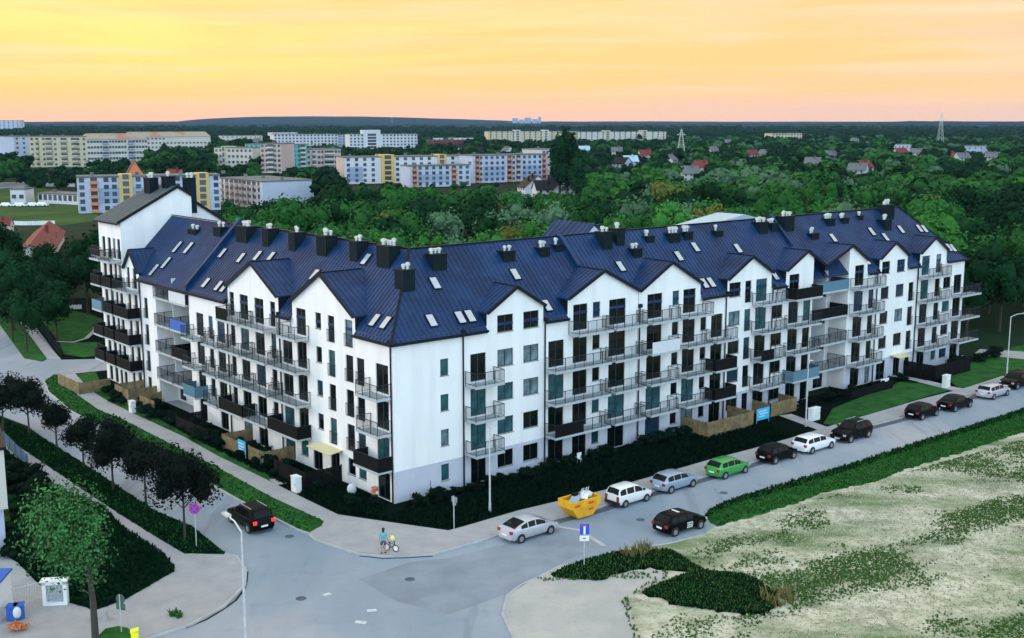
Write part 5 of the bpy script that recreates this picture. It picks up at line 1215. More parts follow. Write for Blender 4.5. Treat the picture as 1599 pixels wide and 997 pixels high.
for nm, m_, lb, mk in (('junk_panel', 'paint_blue', 'pale blue board leaning in the yellow skip', lambda q: q.bar((-.95, -.3, 1.3), (-.1, .2, 1.65), .7, .05)), ('junk_panel', 'white', 'white board on top of the rubbish in the yellow skip', lambda q: q.bar((0.1, -.3, 1.4), (.9, .3, 1.7), .6, .06)),
                       ('rubbish_sack', 'white_mat', 'white sack at the right end of the yellow skip', lambda q: q.sphere((.95, .1, 1.5), .36, .34, .26)), ('rubbish_sack', 'dark_mat', 'black sack in the middle of the yellow skip', lambda q: q.sphere((-.1, .35, 1.5), .4, .35, .3)), ('chair_frame', 'steel', 'twisted metal frame sticking out of the yellow skip', lambda q: [q.bar((.5 + .3 * cos(a), .2 + .3 * sin(a), 1.5), (.7 + .35 * cos(a + 1), .1, 2.05), .04) for a in range(6)])):
    q = MB(); mk(q); x, y = at(905, 806); o = q.obj(nm, M[m_], None, (x, y, 0), HU); tag(o, lb, 'rubbish')

# ================================================================ STREET FURNITURE
def lamp(px, py, h, label, arm=(1.2, 0), az=0, glow=False):
    r = thing('street_lamp', label, 'street lamp', (*at(px, py), 0), az, 'street lamps'); q = MB(); q.tube((0, 0, 0), (0, 0, h), .085, .05, n=10); q.tube((0, 0, 0), (0, 0, .9), .11, .10, n=10); q.obj('pole', M['steel'], r)
    if arm[0]:
        q = MB(); q.tube((0, 0, h - .05), (arm[0] * .5, 0, h + .28), .04); q.tube((arm[0] * .5, 0, h + .28), (arm[0], 0, h + .36), .035); q.obj('arm', M['steel'], r)
        q = MB(); q.box(arm[0] - .1, arm[0] + .55, -.13, .13, h + .32, h + .43); q.obj('lamp_head', M['steel'], r)
    else:
        q = MB(); q.box(-.1, .45, -.12, .12, h, h + .1); q.obj('lamp_head', M['steel'], r)
    return r
lamp(765, 803, 6.8, 'slim lamp post in the dark lawn by the corner, without arm', (0, 0))
lamp(1258, 668, 6.6, 'slim lamp post in front of the middle block by the white meter box', (0, 0))
lamp(1572, 585, 6.9, 'lamp post with an arm to the right at the right edge', (1.5, 0))
lamp(388, 1098, 9.2, 'tall nearest lamp post with a curved arm beside the pavement tip', (1.5, 0), az=rad(128))
def sign(px, py, h, label, plates, facing=-pi / 2):
    """plates: (shape, w, h, zc, front material, extra)"""
    r = thing('road_sign', label, 'road sign', (*at(px, py), 0), facing); q = MB(); q.tube((0, 0, 0), (0, 0, h), .035, n=8); q.obj('post', M['steel'], r)
    for (shp, w, hh, zc, m, ex) in plates:
        q = MB()
        if shp == 'disc': q.tube((.05, 0, zc), (.075, 0, zc), w / 2, n=24)
        else: q.box(.05, .07, -w / 2, w / 2, zc - hh / 2, zc + hh / 2)
        o = q.obj('sign_plate', M[m], r)
        for (em, fn) in ex: g = MB(); fn(g, zc); g.obj('symbol', M[em], o)
    return r
sign(307, 858, 3.3, 'round blue and red no-stopping sign under the dark street tree', [('disc', .78, 0, 2.95, 'signred', [('signblue', lambda g, z: g.tube((.076, 0, z), (.084, 0, z), .29, n=24)), ('signred', lambda g, z: (g.bar((.09, -.2, z - .2), (.09, .2, z + .2), .07, .012, up=(1, 0, 0)), g.bar((.094, .2, z - .2), (.094, -.2, z + .2), .07, .012, up=(1, 0, 0))))])])
sign(912, 888, 3.1, 'blue dead end sign with a white plate below, by the dark weed bed', [('rect', .62, .72, 2.75, 'signblue', [('plate', lambda g, z: g.box(.072, .08, -.07, .07, z - .34, z + .20)), ('signred', lambda g, z: g.box(.072, .082, -.17, .17, z + .20, z + .28))]), ('rect', .62, .36, 2.12, 'plate', [('trim', lambda g, z: g.box(.072, .08, -.10, .08, z - .03, z + .03))])])
sign(709, 828, 2.6, 'two small sign plates seen from behind on the dark lawn by the plaza', [('rect', .5, .42, 2.3, 'signgrey', []), ('rect', .30, .3, 2.0, 'signgrey', [])], facing=rad(55))
sign(190, 990, 2.4, 'round and square sign plates seen from behind at the bottom left', [('disc', .6, 0, 2.1, 'signgreen', []), ('rect', .62, .4, 1.65, 'signgreen', [])], facing=rad(70))
def cabinet(px, py, w, d, h, label, rot=PH):
    r = thing('meter_cabinet', label, 'cabinet', (*at(px, py, PV), PV), rot, 'white utility cabinets'); q = MB(); q.box(-w / 2, w / 2, -d / 2, d / 2, 0, h); q.box(-w / 2 - .04, w / 2 + .04, -d / 2 - .04, d / 2 + .04, h, h + .06); q.obj('housing', M['white'], r)
    q = MB(); q.box(-w / 2 + .06, w / 2 - .06, -d / 2 - .02, -d / 2 - .002, .1, h - .08); q.obj('door', M['white'], r); g = MB(); g.box(w / 2 - .14, w / 2 - .10, -d / 2 - .04, -d / 2 - .015, h * .5, h * .5 + .14); g.obj('lock', M['trim'], r)
cabinet(207, 644, .75, .45, 1.15, 'small white cabinet on the narrow lawn beside the left pavement', PH - pi / 2)
cabinet(463, 768, .8, .5, 1.25, 'white cabinet at the left entrance path', PH - pi / 2)
cabinet(1271, 656, 1.3, .5, 1.2, 'broad white cabinet by the middle entrance path')
cabinet(1477, 605, .9, .5, 1.35, 'white cabinet by the right entrance path')
# fences
def fence(pts, h, m, label, group=None, plank=.14, name='garden_fence', local=True, rail_only=False):
    P3 = [uv(*p) if local else p for p in pts]; r = thing(name, label, 'fence', (*P3[0], PV), 0, group); o0 = Vector((*P3[0], 0))
    for a, b_ in zip(P3, P3[1:]):
        a, b_ = Vector((*a, 0)) - o0, Vector((*b_, 0)) - o0; L = (b_ - a).length; n = max(1, int(L / plank)); d = (b_ - a) / L; q = MB()
        if not rail_only:
            for i in range(n): c = a + d * (L * (i + .5) / n); hh = h * (1 + .015 * sin(i * 2.3)); q.bar(c + Vector((0, 0, .02)), c + Vector((0, 0, hh)), .02, L / n * .9, up=d)
        else:
            for i in range(n + 1): c = a + d * (L * i / n); q.bar(c, c + Vector((0, 0, h)), .018)
        for z in (.3, h - .25): q.bar(a + Vector((0, 0, z)), b_ + Vector((0, 0, z)), .05)
        q.obj('fence_panel', M[m], r)
        for i in range(int(L / 2.2) + 1): c = a + d * min(L, 2.2 * i); g = MB(); g.box(c.x - .045, c.x + .045, c.y - .045, c.y + .045, 0, h + .06); g.obj('post', M[m], r)
    return r
FG = 'garden fences of the ground floor flats'
fence([(32.9, -.2), (32.9, -3.4), (39.6, -3.4), (39.6, -.2)], 1.5, 'wood', 'pale wooden plank fence round the right garden beside the blue banner', FG)
fence([(43.6, -.2), (43.6, -2.4), (47.9, -2.4), (47.9, -.2)], 1.4, 'wood', 'weathered wooden fence right of the blue banner', FG)
fence([(-.2, 47.2), (-3.3, 47.2), (-3.3, 43.6), (-.2, 43.6)], 1.7, 'wood', 'pale wooden fence at the far left garden near the small cabinet', FG)
fence([(-.3, 42.4), (-2.6, 42.4), (-2.6, 38.8)], 1.3, 'wood', 'low brown fence under the recessed balconies', FG)
fence([(-.2, 22.6), (-3.2, 22.6), (-3.2, 19.6)], 1.4, 'wood', 'wooden fence panel beside the small blue banner on the left wing', FG)
fence([(-3.2, 17.6), (-3.2, 15.0), (-.2, 15.0)], 1.4, 'wood', 'short wooden fence near the lit left entrance', FG)
fence([(-.3, 7.2), (-3.6, 7.2), (-3.6, 12.4)], 1.5, 'dark_mat', 'black fence panels beside the lit left entrance', FG)
fence([(-.3, 32), (-3.4, 32), (-3.4, 25)], 1.3, 'dark_mat', 'black fence in the middle of the left wing garden', FG)
fence([(71.6, -.2), (71.6, -4.2), (79.5, -4.2)], 1.7, 'dark_mat', 'long black fence right of the lit right entrance', FG)
fence([(56.5, -.4), (56.5, -3.2), (64.5, -3.2)], .9, 'dark_mat', 'low black fence below the recess of balconies', FG)
fence([(-2.0, 52), (-5.4, 52), (-5.4, 58.5)], 1.3, 'wood', 'grey wooden fence below the tall tower block', FG)
def banner(u, v, w, h, rot, label):
    r = thing('banner', label, 'banner', (*uv(u, v), PV), rot); q = MB(); q.box(-w / 2, w / 2, -.02, .02, .5, .5 + h); q.obj('sheet', M['cyan_mat'], r)
    for x in (-w / 2, w / 2): g = MB(); g.tube((x, .03, 0), (x, .03, .5 + h), .025, n=6); g.obj('post', M['steel'], r)
    for k, (a, b_) in enumerate(((-.38, .30), (-.30, .36), (-.34, .1))):
        g = MB(); x = a * w
        while x < b_ * w: g.box(x, x + .13, -.03, -.022, .5 + h * (.70 - .22 * k), .5 + h * (.80 - .22 * k)); x += .19
        g.obj('white_lettering', M['plate'], r)
banner(40.9, -3.6, 1.9, 1.15, PH, 'cyan banner with white lettering on the dark right lawn')
banner(-3.35, 18.6, 1.3, 1.2, PH - pi / 2, 'small cyan banner with white lettering on the left wing fence')
# playground fence at the upper left
fence([at(31, 478), at(60, 512), at(96, 560)], 1.3, 'trim', 'dark mesh fence along the upper left footpath', None, plank=.28, name='mesh_fence', local=False, rail_only=True)
fence([at(-10, 352), at(40, 353), at(86, 352)], 1.2, 'white', 'thin white fence at the far edge of the green field', None, plank=.5, name='field_fence', local=False)
fence([at(45, 487), at(66, 486)], .8, 'white', 'short white barrier on the playground lawn', None, plank=.3, name='barrier', local=False)
fence([at(77, 486), at(128, 484)], .7, 'white', 'long white barrier on the playground lawn', None, plank=.3, name='barrier', local=False)
r = thing('notice_board', 'white notice board at the edge of the dark wood', 'notice board', (*at(48, 470), 0), 0); q = MB(); q.box(-.7, .7, -.03, .03, 1, 2); q.obj('board', M['white'], r)
for x in (-.6, .6): q = MB(); q.tube((x, .05, 0), (x, .05, 2), .04, n=6); q.obj('post', M['steel'], r)
# bench and garden table on the right lawns
def bench(loc, rot, label):
    r = thing('garden_bench', label, 'bench', (*loc, PV), rot); q = MB(); q.box(-.8, .8, -.2, .2, .42, .47); q.obj('seat', M['white'], r); q = MB(); q.box(-.8, .8, .22, .26, .5, .9); q.obj('backrest', M['white'], r)
    for x in (-.7, .65): q = MB(); q.box(x, x + .05, -.18, .24, 0, .42); q.obj('leg', M['white'], r)
bench(at(1384, 606), PH, 'white bench on the lawn left of the right entrance')
def chair(loc, rot, m, label, group=None):
    r = thing('garden_chair', label, 'chair', (*loc, PV), rot, group); q = MB(); q.box(-.25, .25, -.24, .24, .4, .44); q.obj('seat', M[m], r); q = MB(); q.box(-.25, .25, .2, .24, .44, .9); q.obj('backrest', M[m], r)
    for x in (-.22, .19):
        for y in (-.22, .19): q = MB(); q.box(x, x + .03, y, y + .03, 0, .4); q.obj('leg', M[m], r)
chair(uv(18.4, -1.5), PH, 'white', 'white plastic chair by the ground floor doors of the corner block'); chair(uv(21.2, -1.2), PH + .5, 'paint_green', 'green garden chair under the second right gable'); chair(uv(83.2, -1.4), PH, 'white', 'white garden chair at the far right end of the row')
chair(uv(48.9, -1.6), PH + 1, 'white', 'white chair on the terrace by the slim lamp post')
# bins and planters by the corner
o = MB(); o.sphere((0, 0, .42), .38, .34, .48); o = o.obj('laundry_sack', M['white_mat'], None, (*uv(-1.3, 4.1), PV), smooth=True); tag(o, 'bulging white sack by the wall at the sharp corner', 'sack')
r = thing('flower_pot', 'large pot with orange flowers under the corner balcony', 'plant', (*uv(-.8, 1.6), PV)); q = MB(); q.tube((0, 0, 0), (0, 0, .45), .2, .28, n=12); q.obj('pot', M['trim'], r); v, f = crown_np(9, .42, .95, .45, 260, .07, lobes=5); link('flowers', np_mesh('flowers', v, f, M['orange']), r)
# pole with hanging sensor at the corner wall
r = thing('garden_post', 'thin dark post standing before the blank corner wall', 'post', (*uv(2.4, -1.4), PV)); q = MB(); q.tube((0, 0, 0), (0, 0, 1.7), .025, n=6); q.obj('rod', M['trim'], r)

# ================================================================ BOTTOM LEFT CORNER
r = thing('house_corner', 'cream house corner with pale blue lower wall at the left edge', 'house', (*gpt(11, 75.5), 0), rad(27))
q = MB(); q.box(-9, .28, 0, 8, 3.1, 7.3); q.obj('upper_wall', M['cream2'], r); q = MB(); q.box(-9, 0, .35, 7.6, 0, 3.1); q.obj('lower_wall', M['pblue'], r); q = MB(); q.box(-9.2, .45, -.15, 8.2, 7.3, 7.5); q.obj('roof', M['trim'], r)
q = MB(); q.box(-2.4, -1.2, -.05, .02, 4.4, 5.9); q.obj('window', M['bgwin'], r)
r = thing('gate_pillar', 'white carved stone gate pillar beside the large tree', 'gate pillar', (*at(88, 946), PV), rad(8)); q = MB()
q.box(-.72, .72, -.28, .28, 0, .18); q.box(-.72, -.5, -.24, .24, .18, 1.5); q.box(.5, .72, -.24, .24, .18, 1.5); q.box(-.72, .72, -.24, .24, 1.3, 1.5); q.box(-.8, .8, -.32, .32, 1.5, 1.6); q.obj('frame', M['white'], r)
q = MB()
for i in range(5): q.bar((-.5, -.05, .2 + .22 * i), (.5, -.05, .42 + .22 * i - .1), .05); q.bar((-.5 + .2 * i, -.1, .2), (-.3 + .2 * i, -.1, 1.3), .04)
q.obj('lattice', M['steel'], r); q = MB(); q.box(-.49, .49, .02, .1, .18, 1.3); q.obj('back_panel', M['plinth'], r)
r = thing('kiosk', 'white kiosk with a blue roof at the bottom left edge', 'kiosk', (*at(-6, 972), PV), rad(5)); q = MB(); q.box(-2, .35, -.6, 2, 0, 2.3); q.obj('wall', M['white'], r); q = MB(); q.box(-2.1, .42, -.7, 2.1, 2.3, 2.42); q.obj('roof', M['blue_mat'], r); q = MB(); q.box(-.5, .1, -.64, -.602, .4, 2.0); q.obj('door', M['trim'], r)
for i, (px, py, lb) in enumerate(((20, 968, 'blue bin right beside the white kiosk'), (31, 966, 'blue bin farther from the white kiosk'))):
    r = thing('wheelie_bin', lb, 'bin', (*at(px, py, PV), PV), .1 + i * .2, 'blue wheelie bins'); q = MB(); q.prism([(-.26, -.28), (.26, -.28), (.26, .28), (-.26, .28)], .06, .85); q.obj('body', M['blue_mat'], r); q = MB(); q.box(-.3, .3, -.32, .32, .86, .93); q.obj('lid', M['blue_mat'], r)
    for x in (-.2, .16): q = MB(); q.tube((x, .3, .09), (x + .05, .3, .09), .09, n=10); q.obj('wheel', M['tyre'], r)
v, f = crown_np(19, .7, .28, .3, 420, .09, lobes=7, core=.4); o = link('leaf_heap', np_mesh('leaf_heap', v, f, M['orange']), None, (*at(28, 985, PV), PV)); tag(o, 'heap of orange brown leaves on the pavement by the blue bins', 'leaf heap')
o = MB(); o.sphere((0, 0, .3), .24, .24, .36); o = o.obj('waste_sack', M['white_mat'], None, (*at(28, 975, PV), PV + .42), smooth=True); tag(o, 'small white sack lying on the orange leaf heap', 'sack')
r = thing('concrete_bollard', 'small pale concrete bollard on the pavement by the dark bed', 'bollard', (*at(165, 968, PV), PV)); q = MB(); q.tube((0, 0, 0), (0, 0, .5), .19, .12, n=12); q.sphere((0, 0, .5), .13); q.obj('stone', M['pave'], r, smooth=True)
r = thing('grit_bin', 'bright yellow bin at the bottom edge by the round sign', 'bin', (*at(211, 1004, PV), PV), .3); q = MB(); q.box(-.2, .2, -.2, .2, 0, .7); q.obj('body', M['vivid_yellow'], r); q = MB(); q.bar((-.23, 0, .72), (.23, 0, .8), .46, .05); q.obj('lid', M['vivid_yellow'], r)
r = thing('iron_gate', 'thin metal gate between white kiosk and gate pillar', 'gate', (*at(14, 950, PV), PV), math.atan2(at(75, 935)[1] - at(14, 950)[1], at(75, 935)[0] - at(14, 950)[0])); Lg = (Vector(at(75, 935)) - Vector(at(14, 950))).length
for x in (0, Lg * .5, Lg): q = MB(); q.box(x - .03, x + .03, -.03, .03, 0, 1.3); q.obj('post', M['steel'], r)
q = MB(); q.bar((0, 0, 1.15), (Lg, 0, 1.15), .04); q.bar((0, 0, .15), (Lg, 0, .15), .04)
for i in range(24): x = Lg * i / 23; q.bar((x, 0, .15), (x, 0, 1.15), .015)
q.obj('bars', M['steel'], r)
fence([at(-12, 688), at(8, 697), at(45, 735)], 1.2, 'pblue_dim', 'blue panel fence beside the lower left footpath', None, plank=.3, name='panel_fence', local=False)

# street trees with near-black foliage
SG = 'dark leaved street trees on the left verge'
sts = [(289, 842, 7.0, 2.9, 'largest dark street tree, nearest, above the round no-stopping sign'), (228, 786, 5.6, 2.0, 'second dark street tree counted from the round sign'), (177, 766, 6.3, 2.4, 'tall dark street tree between two smaller ones'), (131, 731, 4.6, 1.7, 'smallest dark street tree, fourth from the round sign'), (89, 701, 4.6, 1.6, 'round dark street tree standing alone against the road'), (46, 680, 5.9, 2.5, 'broad dark street tree near the left edge'), (6, 676, 6.0, 2.2, 'dark street tree cut by the left edge')]
for i, (px, py, h, R_, lb) in enumerate(sts):
    r = thing('street_tree', lb, 'tree', (*at(px, py, PV), PV), i * 1.3, SG); rz = (h - h * .27) / 2; v, f = crown_np(500 + i, R_, h - rz, rz, int(1500 * R_ ** 1.4), .13, lobes=13, core=.5, loose=.4)
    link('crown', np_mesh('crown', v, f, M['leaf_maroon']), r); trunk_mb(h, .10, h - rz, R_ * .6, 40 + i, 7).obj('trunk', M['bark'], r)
# large airy green tree at the bottom left
r = thing('maple_tree', 'large airy bright green tree in the lower left corner', 'tree', (*at(150, 1012), PV), .4)
v, f = crown_np(700, 2.85, 6.0, 3.6, 7500, .11, lobes=20, core=.16, loose=.55); me = np_mesh('crown', v, f, M['leaf_near']); link('crown', me, r, (-.9, .8, 0)); trunk_mb(8, .22, 5.8, .7, 66, 7).obj('trunk', M['bark'], r)
# shrubs
SHM = []
for s_ in range(4):
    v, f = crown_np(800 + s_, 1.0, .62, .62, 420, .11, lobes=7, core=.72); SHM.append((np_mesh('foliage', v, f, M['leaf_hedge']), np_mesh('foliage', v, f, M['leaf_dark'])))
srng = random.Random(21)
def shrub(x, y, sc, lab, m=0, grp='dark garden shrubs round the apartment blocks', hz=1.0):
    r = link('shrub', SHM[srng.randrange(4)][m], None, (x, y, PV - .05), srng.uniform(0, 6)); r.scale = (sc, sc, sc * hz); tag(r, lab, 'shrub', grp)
used = 0
for s_ in np.arange(1.5, 34, 1.15):
    u = s_ + srng.uniform(-.3, .3)
    if 15.5 < u < 26.5 and srng.random() < .4: continue
    if 4 < u < 6.4: pass
    part = 'beside the blank corner wall' if u < 7 else 'under the first right balconies' if u < 15 else 'in front of the second right gable' if u < 27 else 'left of the pale plank fence'
    shrub(*uv(u, -1.0 - srng.uniform(0, .7)), srng.uniform(.55, .95), 'dark low shrub ' + part)
for v_ in np.arange(.5, 50, 1.3):
    if 8.2 < v_ < 12.2: continue
    part = 'at the sharp corner, left side' if v_ < 7 else 'under the left gables' if v_ < 27 else 'in front of the lower left wing' if v_ < 36 else 'near the far left garden fences'
    if v_ < 7 and 3 < v_: continue
    shrub(*uv(-1.5 - srng.uniform(0, 2.2), v_), srng.uniform(.6, 1.15), 'dark garden shrub ' + part)
for u in np.arange(46, 70, 1.5): shrub(*uv(u + srng.uniform(-.4, .4), -1.4 - srng.uniform(0, 1)), srng.uniform(.5, .9), 'dark shrub by the terraces of the end block' if u > 54 else 'dark shrub by the terraces of the middle block')
for u in np.arange(79, 92, 1.2): shrub(*uv(u, -.8 - srng.uniform(0, 1.5)), srng.uniform(.7, 1.1), 'dark shrub at the right end of the row')
for i in range(30): 
    px = srng.uniform(-10, 60); py = srng.uniform(745, 880); x, y = at(px + (py - 745) * .2, py); shrub(x, y, srng.uniform(.6, 1.3), '%s bush in the %s part of the shaded bed beside the cream house corner' % ('green' if i % 3 == 0 else 'dark', 'upper' if py < 780 else 'middle' if py < 830 else 'lower'), i % 3 == 0, 'bushes beside the cream house corner')
def inpoly(x, y, P_):
    c = False; n = len(P_)
    for i in range(n):
        (x0, y0), (x1, y1) = P_[i], P_[(i + 1) % n]
        if (y0 > y) != (y1 > y) and x < (x1 - x0) * (y - y0) / (y1 - y0) + x0: c = not c
    return c

# ================================================================ GRASS AND WEEDS (uncountable)
def tufts(name, polys_px, n, h, w, mats, zb, seed, world=False, wts=None, clump=None, blades=4):
    rs = np.random.RandomState(seed); out = []; mi = []
    for P_ in polys_px:
        Q = P_ if world else [at(*p) for p in P_]; xs = [p[0] for p in Q]; ys = [p[1] for p in Q]; k = 0; tries = 0
        while k < n and tries < n * 12:
            tries += 1; x, y = rs.uniform(min(xs), max(xs)), rs.uniform(min(ys), max(ys))
            if not inpoly(x, y, Q): continue
            if clump:
                c = clump(x, y)
                if rs.uniform() > c: continue
            k += 1; hh = h * rs.uniform(.5, 1.4)
            for b_ in range(blades):
                a = rs.uniform(0, 6.28); dx, dy = cos(a), sin(a); ox, oy = rs.uniform(-.25, .25, 2) * w * 3; ln = hh * rs.uniform(.2, .7)
                out.append([(x + ox - dy * w, y + oy + dx * w, zb), (x + ox + dy * w, y + oy - dx * w, zb), (x + ox + dy * w * .3 + dx * ln, y + oy - dx * w * .3 + dy * ln, zb + hh), (x + ox - dy * w * .3 + dx * ln, y + oy + dx * w * .3 + dy * ln, zb + hh)])
                mi.append(rs.choice(len(mats), p=wts))
    v = np.array(out).reshape(-1, 3); me = np_mesh(name, v, np.arange(len(v)).reshape(-1, 4), [M[m] for m in mats]); me.polygons.foreach_set('material_index', np.array(mi, np.int32)); me.update()
    return tag(link(name, me), kind='stuff')
_g = np.random.RandomState(99).uniform(0, 1, (64, 64))
def vn(x, y):
    i, j = math.floor(x), math.floor(y); fx_, fy_ = x - i, y - j; fx_ = fx_ * fx_ * (3 - 2 * fx_); fy_ = fy_ * fy_ * (3 - 2 * fy_)
    g = lambda a, b: _g[a % 64, b % 64]
    return (g(i, j) * (1 - fx_) + g(i + 1, j) * fx_) * (1 - fy_) + (g(i, j + 1) * (1 - fx_) + g(i + 1, j + 1) * fx_) * fy_
def fbm(x, y): return .5 * vn(x, y) + .28 * vn(2.1 * x + 7, 2.1 * y + 3) + .15 * vn(4.3 * x, 4.3 * y + 9) + .07 * vn(9 * x, 9 * y)
def nz(x, y, s, o=0): return .5 + .5 * (sin(x / s + 1.7 + o) * cos(y / s * 1.3 + .4 + o) * .6 + sin(x / s * 2.3 + y / s * 1.1 + o) * .4)
M['tuft_soft'] = mat('weed_soft', (.095, .19, .045), .95, spec=.05); M['tuft_dk'] = mat('weed_dark', (.004, .020, .008), .95, spec=.05); M['tuft_g'] = mat('weed_green', (.028, .13, .022), .95, spec=.05); M['tuft_dry'] = mat('weed_dry', (.60, .53, .38), .95, spec=.05); M['tuft_olive'] = mat('weed_olive', (.12, .145, .045), .95, spec=.05); M['tuft_pale'] = mat('weed_pale', (.45, .50, .32), .95, spec=.05)
tufts('weeds', [bed1], 3400, .17, .05, ['tuft_dk', 'tuft_g', 'tuft_olive'], .07, 1, wts=[.7, .2, .1]); tufts('weeds', [bed2], 6500, .20, .05, ['tuft_dk', 'tuft_g', 'tuft_olive'], .07, 2, wts=[.72, .18, .1])
tufts('dry_stalks', [[(970, 868), (1000, 858), (1030, 862), (1010, 874), (975, 876)], [(1180, 930), (1230, 925), (1240, 945), (1200, 955)]], 45, .55, .05, ['wheat', 'tuft_olive'], .07, 3, wts=[.7, .3])
tufts('verge_grass', [strip], 11000, .11, .05, ['tuft_dk', 'tuft_g', 'tuft_olive'], .06, 4, wts=[.15, .8, .05])
tufts('verge_weeds', [[p for p in edge_r[7:14]] + [(1599, 648), (1409, 709), (1320, 738), (1247, 760), (1149, 789), (1112, 806)]], 3600, .20, .05, ['tuft_dk', 'tuft_g'], .06, 5, wts=[.8, .2])
waste = [(1130, 826), (1254, 788), (1418, 738), (1640, 676), (1700, 1010), (1000, 1010), (1060, 960), (1150, 965), (1240, 950), (1200, 915), (1120, 890), (1060, 868)]
BL = [(*at(px, py), r_) for px, py, r_ in ((1330, 895, 3.6), (1380, 880, 3.0), (1270, 880, 2.6), (1480, 812, 4.2), (1560, 800, 4.5), (1430, 770, 3.0), (1500, 970, 3.2), (1450, 985, 2.6), (1235, 915, 2.4), (1310, 850, 2.0), (1590, 745, 3.6), (1530, 940, 2.8))]
def wc(x, y):
    u, v = inlocal(x, y); w = fbm(u * .11, v * .26)
    for bx, by, r_ in BL: w += .16 * math.exp(-(((x - bx) / r_) ** 2 + ((y - by) / (r_ * .62)) ** 2))
    return w
tufts('wasteland_grass', [waste], 11000, .08, .03, ['tuft_dry', 'tuft_pale', 'tuft_olive'], .05, 6, wts=[.5, .38, .12], clump=lambda x, y: .3 + .7 * fbm(x * .6, y * .6), blades=6)
tufts('wasteland_weeds', [waste], 11500, .09, .045, ['tuft_dk', 'tuft_g', 'tuft_soft', 'tuft_olive'], .05, 7, wts=[.03, .25, .45, .27], clump=lambda x, y: max(.0, min(1.0, (wc(x, y) - .54) * 4)), blades=7)
tufts('apron_grass', [[(838, 904), (1045, 893), (1040, 905), (980, 935), (1000, 1000), (990, 1000), (970, 940), (1020, 905), (850, 909)]], 160, .15, .05, ['tuft_g', 'tuft_olive'], .06, 8)
tufts('verge_grass', [verge], 2600, .09, .05, ['tuft_dk', 'tuft_g'], PV + .01, 9, wts=[.3, .7])
tufts('lawn_grass', [[uv(1, -.4), uv(44, -.4), at(1235, 684), at(1106, 719), at(950, 764), at(808, 798), at(726, 822), at(700, 829), at(606, 815)]], 6500, .22, .07, ['tuft_dk', 'leaf_hedge', 'grassdark'], PV, 10, world=True, wts=[.25, .4, .35])
tufts('lawn_grass', [[uv(-.5, 1), uv(-.5, 50), at(150, 600), at(290, 680), at(426, 750), at(528, 803), at(606, 815)]], 5000, .25, .07, ['tuft_dk', 'leaf_hedge', 'grassdark'], PV, 11, world=True, wts=[.25, .4, .35])
tufts('verge_grass', [[(0, 681), (22, 694.6), (110, 754), (190, 807.5), (250, 845), (288, 867), (350, 867), (300, 826), (240, 800), (207, 778), (132, 728), (75, 692), (0, 653)]], 4500, .16, .06, ['tuft_dk', 'grassmid', 'tuft_g'], PV, 12, wts=[.4, .45, .15])
tufts('bed_grass', [[(0, 699), (44, 732), (100, 768), (160, 793), (195, 828), (240, 857.5), (270, 882.6), (272.6, 895), (225, 922.6), (195, 940), (150, 956), (110, 945), (60, 915), (28, 882)]], 5000, .22, .07, ['tuft_dk', 'grassmid', 'leaf_hedge'], PV, 13, wts=[.25, .45, .3])
o = tufts('pavement_weed', [[(265, 962), (282, 960), (284, 968), (268, 970)]], 26, .28, .07, ['tuft_g', 'tuft_olive'], PV, 14)

# ================================================================ PERSON WITH A SMALL BICYCLE
def skin_fig(name, verts, edges, radii, m, parent, sub=2):
    me = bpy.data.meshes.new(name); me.from_pydata(verts, edges, []); o = bpy.data.objects.new(name, me); COL.objects.link(o); o.parent = parent
    mo = o.modifiers.new('skin', 'SKIN'); mo.use_smooth_shade = True
    for sv, rr in zip(me.skin_vertices[0].data if me.skin_vertices else [], radii): pass
    return o, me, mo
def skinned(name, verts, edges, radii, m, parent, root=0, sub=1):
    import bmesh
    me = bpy.data.meshes.new(name); bm = bmesh.new(); lay = bm.verts.layers.skin.verify(); vs = []
    for i, (p, r_) in enumerate(zip(verts, radii)):
        v = bm.verts.new(p); rr = r_ if isinstance(r_, tuple) else (r_, r_); v[lay].radius = rr; v[lay].use_root = (i == root); vs.append(v)
    for a, b_ in edges: bm.edges.new((vs[a], vs[b_]))
    bm.to_mesh(me); bm.free(); me.materials.append(M[m]); o = link(name, me, parent)
    s_ = o.modifiers.new('skin', 'SKIN'); s_.use_smooth_shade = True; ss = o.modifiers.new('sub', 'SUBSURF'); ss.levels = sub; ss.render_levels = sub
    return o
pr = thing('person', 'person in a teal shirt and dark blue shorts walking away beside a small bicycle', 'person', (*at(599, 864, PV), PV), 0)
bv = [(0, 0, .95), (0, 0, 1.15), (0, .01, 1.38), (0, 0, 1.50), (0, 0.01, 1.60), (0, .01, 1.70),
      (.10, 0, .90), (.12, .03, .50), (.12, -.02, .09), (.12, .10, .05), (-.10, 0, .90), (-.13, -.06, .50), (-.13, -.14, .10), (-.13, -.02, .05),
      (.19, 0, 1.42), (.24, .0, 1.13), (.30, .08, .90), (.31, .11, .82), (-.19, 0, 1.42), (-.25, -.02, 1.13), (-.27, .04, .88), (-.27, .06, .80)]
be = [(0, 1), (1, 2), (2, 3), (3, 4), (4, 5), (0, 6), (6, 7), (7, 8), (8, 9), (0, 10), (10, 11), (11, 12), (12, 13), (2, 14), (14, 15), (15, 16), (16, 17), (2, 18), (18, 19), (19, 20), (20, 21)]
br_ = [(.15, .10), (.13, .09), (.16, .10), .055, .095, .10, .085, .06, .042, .04, .085, .06, .042, .04, .06, .045, .033, .035, .06, .045, .033, .035]
skinned('body', bv, be, br_, 'skin', pr)
skinned('shirt', [(0, 0, .98), (0, 0, 1.15), (0, .01, 1.38), (0, 0, 1.47), (.19, 0, 1.42), (.235, 0, 1.22), (-.19, 0, 1.42), (-.245, -.01, 1.22)], [(0, 1), (1, 2), (2, 3), (2, 4), (4, 5), (2, 6), (6, 7)], [(.19, .13), (.16, .115), (.185, .12), .07, .085, .07, .085, .07], 'teal', pr)
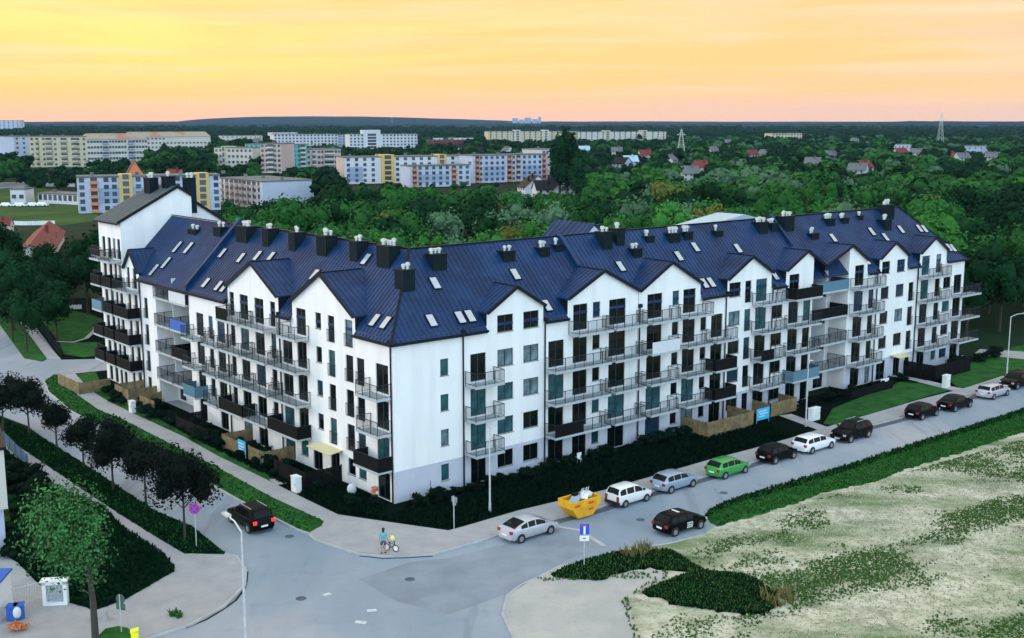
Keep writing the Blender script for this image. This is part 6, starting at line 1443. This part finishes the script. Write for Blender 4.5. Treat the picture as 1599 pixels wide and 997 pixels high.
skinned('shorts', [(0, 0, 1.0), (0, 0, .92), (.11, 0, .86), (.125, .02, .56), (-.11, 0, .86), (-.13, -.05, .56)], [(0, 1), (1, 2), (2, 3), (1, 4), (4, 5)], [(.185, .13), (.185, .13), .11, .10, .11, .10], 'denim', pr)
q = MB(); q.sphere((0, -.01, 1.71), .115, .125, .13); q.sphere((0, -.07, 1.62), .085, .06, .14); q.obj('hair', M['hair'], pr, smooth=True)
for x, y in ((.12, .04), (-.13, -.08)): q = MB(); q.sphere((x, y, .05), .055, .14, .055); q.obj('shoe', M['trim'], pr, smooth=True)
bk = thing('childrens_bicycle', 'small white wheeled bicycle with a pale yellow child seat beside the person', 'bicycle', (*at(611, 861, PV), PV), rad(-25))
for x in (-.36, .36):
    q = MB()
    for i in range(16): a, a2 = 2 * pi * i / 16, 2 * pi * (i + 1) / 16; q.bar((x + .24 * cos(a), 0, .25 + .24 * sin(a)), (x + .24 * cos(a2), 0, .25 + .24 * sin(a2)), .035, up=(0, 1, 0))
    w_ = q.obj('wheel', M['tyre'], bk); q = MB()
    for i in range(8): a = pi * i / 4; q.bar((x, 0, .25), (x + .22 * cos(a), 0, .25 + .22 * sin(a)), .012)
    q.tube((x, -.03, .25), (x, .03, .25), .16, n=12); q.obj('rim', M['white'], w_)
q = MB(); q.bar((-.36, 0, .25), (0, 0, .25), .03); q.bar((0, 0, .25), (-.12, 0, .58), .03); q.bar((0, 0, .25), (.27, 0, .55), .03); q.bar((-.12, 0, .55), (.27, 0, .55), .03); q.bar((.36, 0, .25), (.26, 0, .68), .03); q.bar((-.36, 0, .25), (-.12, 0, .52), .025); q.obj('frame', M['trim'], bk)
q = MB(); q.bar((.25, -.2, .72), (.25, .2, .72), .025); q.bar((.26, 0, .62), (.25, 0, .72), .03); q.obj('handlebar', M['trim'], bk)
q = MB(); q.box(-.22, -.04, -.06, .06, .60, .65); q.obj('saddle', M['trim'], bk)
q = MB(); q.sphere((.10, 0, .95), .17, .14, .20); q.obj('child_seat', M['paleyellow'], bk, smooth=True); q = MB(); q.bar((.24, 0, .7), (.12, 0, .85), .03); q.obj('seat_bracket', M['trim'], bk)

# ================================================================ HAZE
hz = MB(); hz.box(-9000, 9000, -60, 9000, -2.0, 140); ho = hz.obj('haze', bpy.data.materials.new('haze')); tag(ho, kind='stuff')
hm = ho.data.materials[0]; hm.use_nodes = True; t = hm.node_tree; t.nodes.clear(); pv = t.nodes.new('ShaderNodeVolumePrincipled'); ou = t.nodes.new('ShaderNodeOutputMaterial'); t.links.new(pv.outputs[0], ou.inputs['Volume'])
pv.inputs['Color'].default_value = (.32, .58, 1.0, 1); pv.inputs['Density'].default_value = 2.6e-5; pv.inputs['Anisotropy'].default_value = 0
